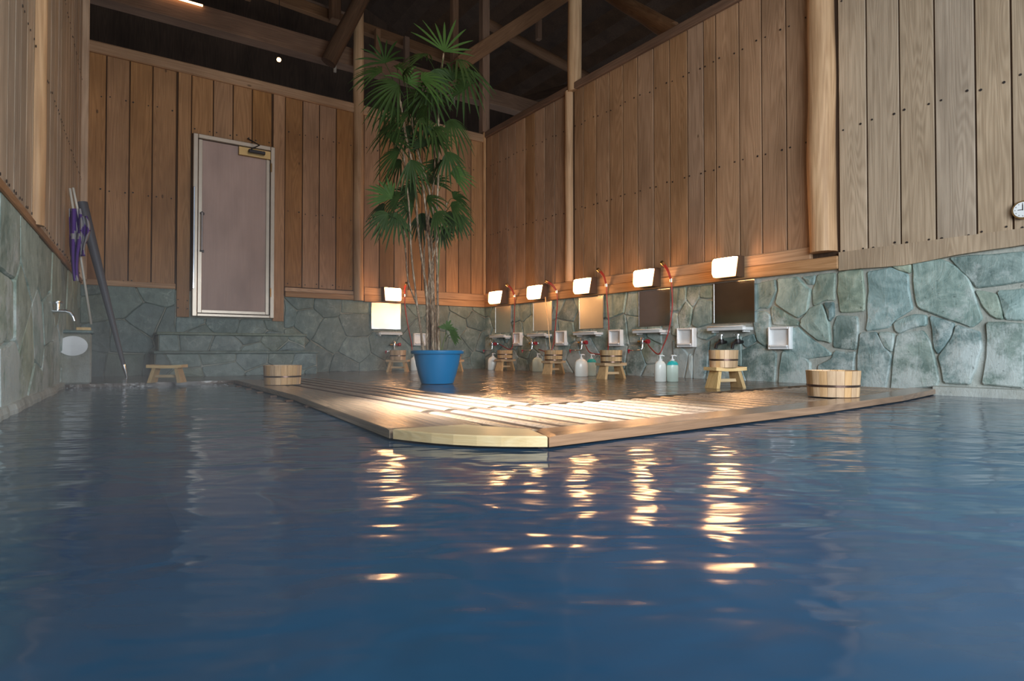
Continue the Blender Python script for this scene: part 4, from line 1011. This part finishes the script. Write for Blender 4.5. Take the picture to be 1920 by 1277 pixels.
# ------------------------------------------------------------------ roof timbers above the walls
def P_(px, py, Y): return onY(px, py, Y)
square_beam('roof_beam', P_(40, -58, 7.75), P_(1075, 228, 7.75), .20, .24, M['beam'], 'long thick tie beam running above the back wall')
square_beam('roof_beam', P_(120, -150, 8.9), P_(860, 118, 8.9), .1, .16, M['beam'], 'thinner rail above and behind the long tie beam')
square_beam('roof_beam', P_(380, -60, 9.3), P_(665, 40, 9.3), .1, .14, M['beam'], 'short rafter seen at the top left through the gap')
square_beam('roof_post', P_(628, 40, 8.6), P_(628, -120, 8.6), .14, .14, M['beam'], 'square stub post at the top left of the log post')
for (px, y0, y1, Y, wdt, lab) in ((708, 130, 55, 8.5, .08, 'first short strut behind the palm crown'), (762, 140, 70, 8.5, .08, 'second short strut behind the palm crown'), (852, 160, -60, 7.9, .10, 'tall square post behind the palm top'), (1010, 75, 20, 8.6, .09, 'short strut between the crossing timbers'), (465, 0, -120, 8.6, .08, 'slim post at the top left above the beam')):
    square_beam('roof_post', P_(px, y0, Y), P_(px, y1, Y), wdt, wdt, M['beam'], lab)
square_beam('roof_beam', P_(862, 120, 7.40), P_(1330, -185, 7.40), .12, .20, M['beam'], 'slanting brace rising right from the corner post')
round_log('roof_log', P_(616, 118, 7.35), P_(706, -60, 7.15), .095, M['roof'], 'dark slanting log crossing the top of the log post', .15)
round_log('roof_log', P_(905, 40, 8.4), P_(1130, 160, 8.4), .085, M['beam'], 'log sloping down right behind the slanting brace', .12)
round_log('roof_log', onX(1280, 75, 4.9), onX(1120, -25, 5.6), .085, M['beam'], 'round log resting on the top rail of the right wall', .12)
round_log('roof_log', onX(1262, 55, 5.0), onX(1085, -45, 5.8), .075, M['beam'], 'second round log beside the one on the top rail', .12)
pt = onX(1075, 152, 4.70)
round_log('roof_post', (4.72, pt.y, 3.40), (4.72, pt.y, 5.3), .085, M['log'], 'round post rising from the right wall into the roof', .1)
square_beam('roof_beam', onX(1300, 100, 6.4), onX(985, 190, 6.4), .12, .14, M['roof'], 'dark purlin in the attic beyond the right wall')
# warm strip light lying on the tie beam and a far lamp glow
q0, q1 = P_(285, -13, 7.62), P_(380, 14, 7.62)
b = MB(); b.tube([q0 + Vector((0, 0, .02)), q1 + Vector((0, 0, .02))], .012, 8); tag(b.build('strip_light', M['strip'], None, None, True), 'warm strip light lying along the top of the tie beam', 'light')
b = MB(); q = P_(523, 112, 8.6); b.lathe([(.001, -.03), (.022, -.02), (.03, 0), (.022, .02), (.001, .03)], 14, tuple(q)); bl = b.build('attic_bulb', M['strip'], None, None, True); b = MB(); b.tube([(q.x, q.y, q.z + .028), (q.x, q.y, 5.2 + .625 * (q.x + 1.6))], .004, 6); b.build('cord', M['dark'], bl); tag(bl, 'small warm bulb glowing in the dark above the back wall', 'light')
for (px, py) in ((628, 130), (851, 190)):
    q = P_(px, py, 7.70); b = MB(); b.box(q.x - .018, q.x + .018, 7.69, 7.71, q.z - .04, q.z + .12, .003); tag(b.build('metal_tab', M['alu']), 'small pale tab hanging below the tie beam, ' + ('left of the log post' if px < 700 else 'right of the palm crown'), 'tab')

# ------------------------------------------------------------------ steam over the hot water
def steam_mat(K=1.1, ztop=.9, x0=.0, x1=1.15, pw=2.0, lo=0.0):
    m = bpy.data.materials.new('steam'); m.use_nodes = True; nt = m.node_tree
    for n in list(nt.nodes): nt.nodes.remove(n)
    out = N(nt, 'ShaderNodeOutputMaterial'); v = N(nt, 'ShaderNodeVolumePrincipled'); L(nt, v.outputs[0], out.inputs['Volume'])
    v.inputs['Color'].default_value = (0.93, 0.96, 1.0, 1); v.inputs['Anisotropy'].default_value = 0.2
    tc = N(nt, 'ShaderNodeTexCoord'); n = N(nt, 'ShaderNodeTexNoise', i_Scale=1.0, i_Detail=3.0, i_Distortion=.5); L(nt, remap(nt, tc.outputs['Object'], (1.1, 1.1, 2.2)), n.inputs[0])
    sp = N(nt, 'ShaderNodeSeparateXYZ'); L(nt, tc.outputs['Object'], sp.inputs[0])
    hz = N(nt, 'ShaderNodeMapRange'); L(nt, sp.outputs[2], hz.inputs[0]); hz.inputs[1].default_value = 0.0; hz.inputs[2].default_value = ztop; hz.inputs[3].default_value = 1.0; hz.inputs[4].default_value = 0.0
    hx = N(nt, 'ShaderNodeMapRange'); L(nt, sp.outputs[0], hx.inputs[0]); hx.inputs[1].default_value = x0; hx.inputs[2].default_value = x1; hx.inputs[3].default_value = 1.0; hx.inputs[4].default_value = lo
    d = math_(nt, 'MULTIPLY', math_(nt, 'SUBTRACT', n.outputs[0], 0.36), K, True)
    d = math_(nt, 'MULTIPLY', math_(nt, 'MULTIPLY', d, math_(nt, 'POWER', hz.outputs[0], 2.0)), hx.outputs[0])
    L(nt, d, v.inputs['Density']); return m
b = MB(); b.box(-.12, 1.2, 0.9, 7.1, .045, 1.05)
tag(b.build('steam', steam_mat()), 'thin white steam drifting over the hot water, thickest at the left', 'steam', kind='stuff')
b = MB(); b.box(.1, 4.55, 0.55, 1.34, .045, .22)
tag(b.build('steam', steam_mat(.9, .22, .3, 4.0, 1.0, .5)), 'faint low steam over the water in front of the deck', 'steam', kind='stuff')
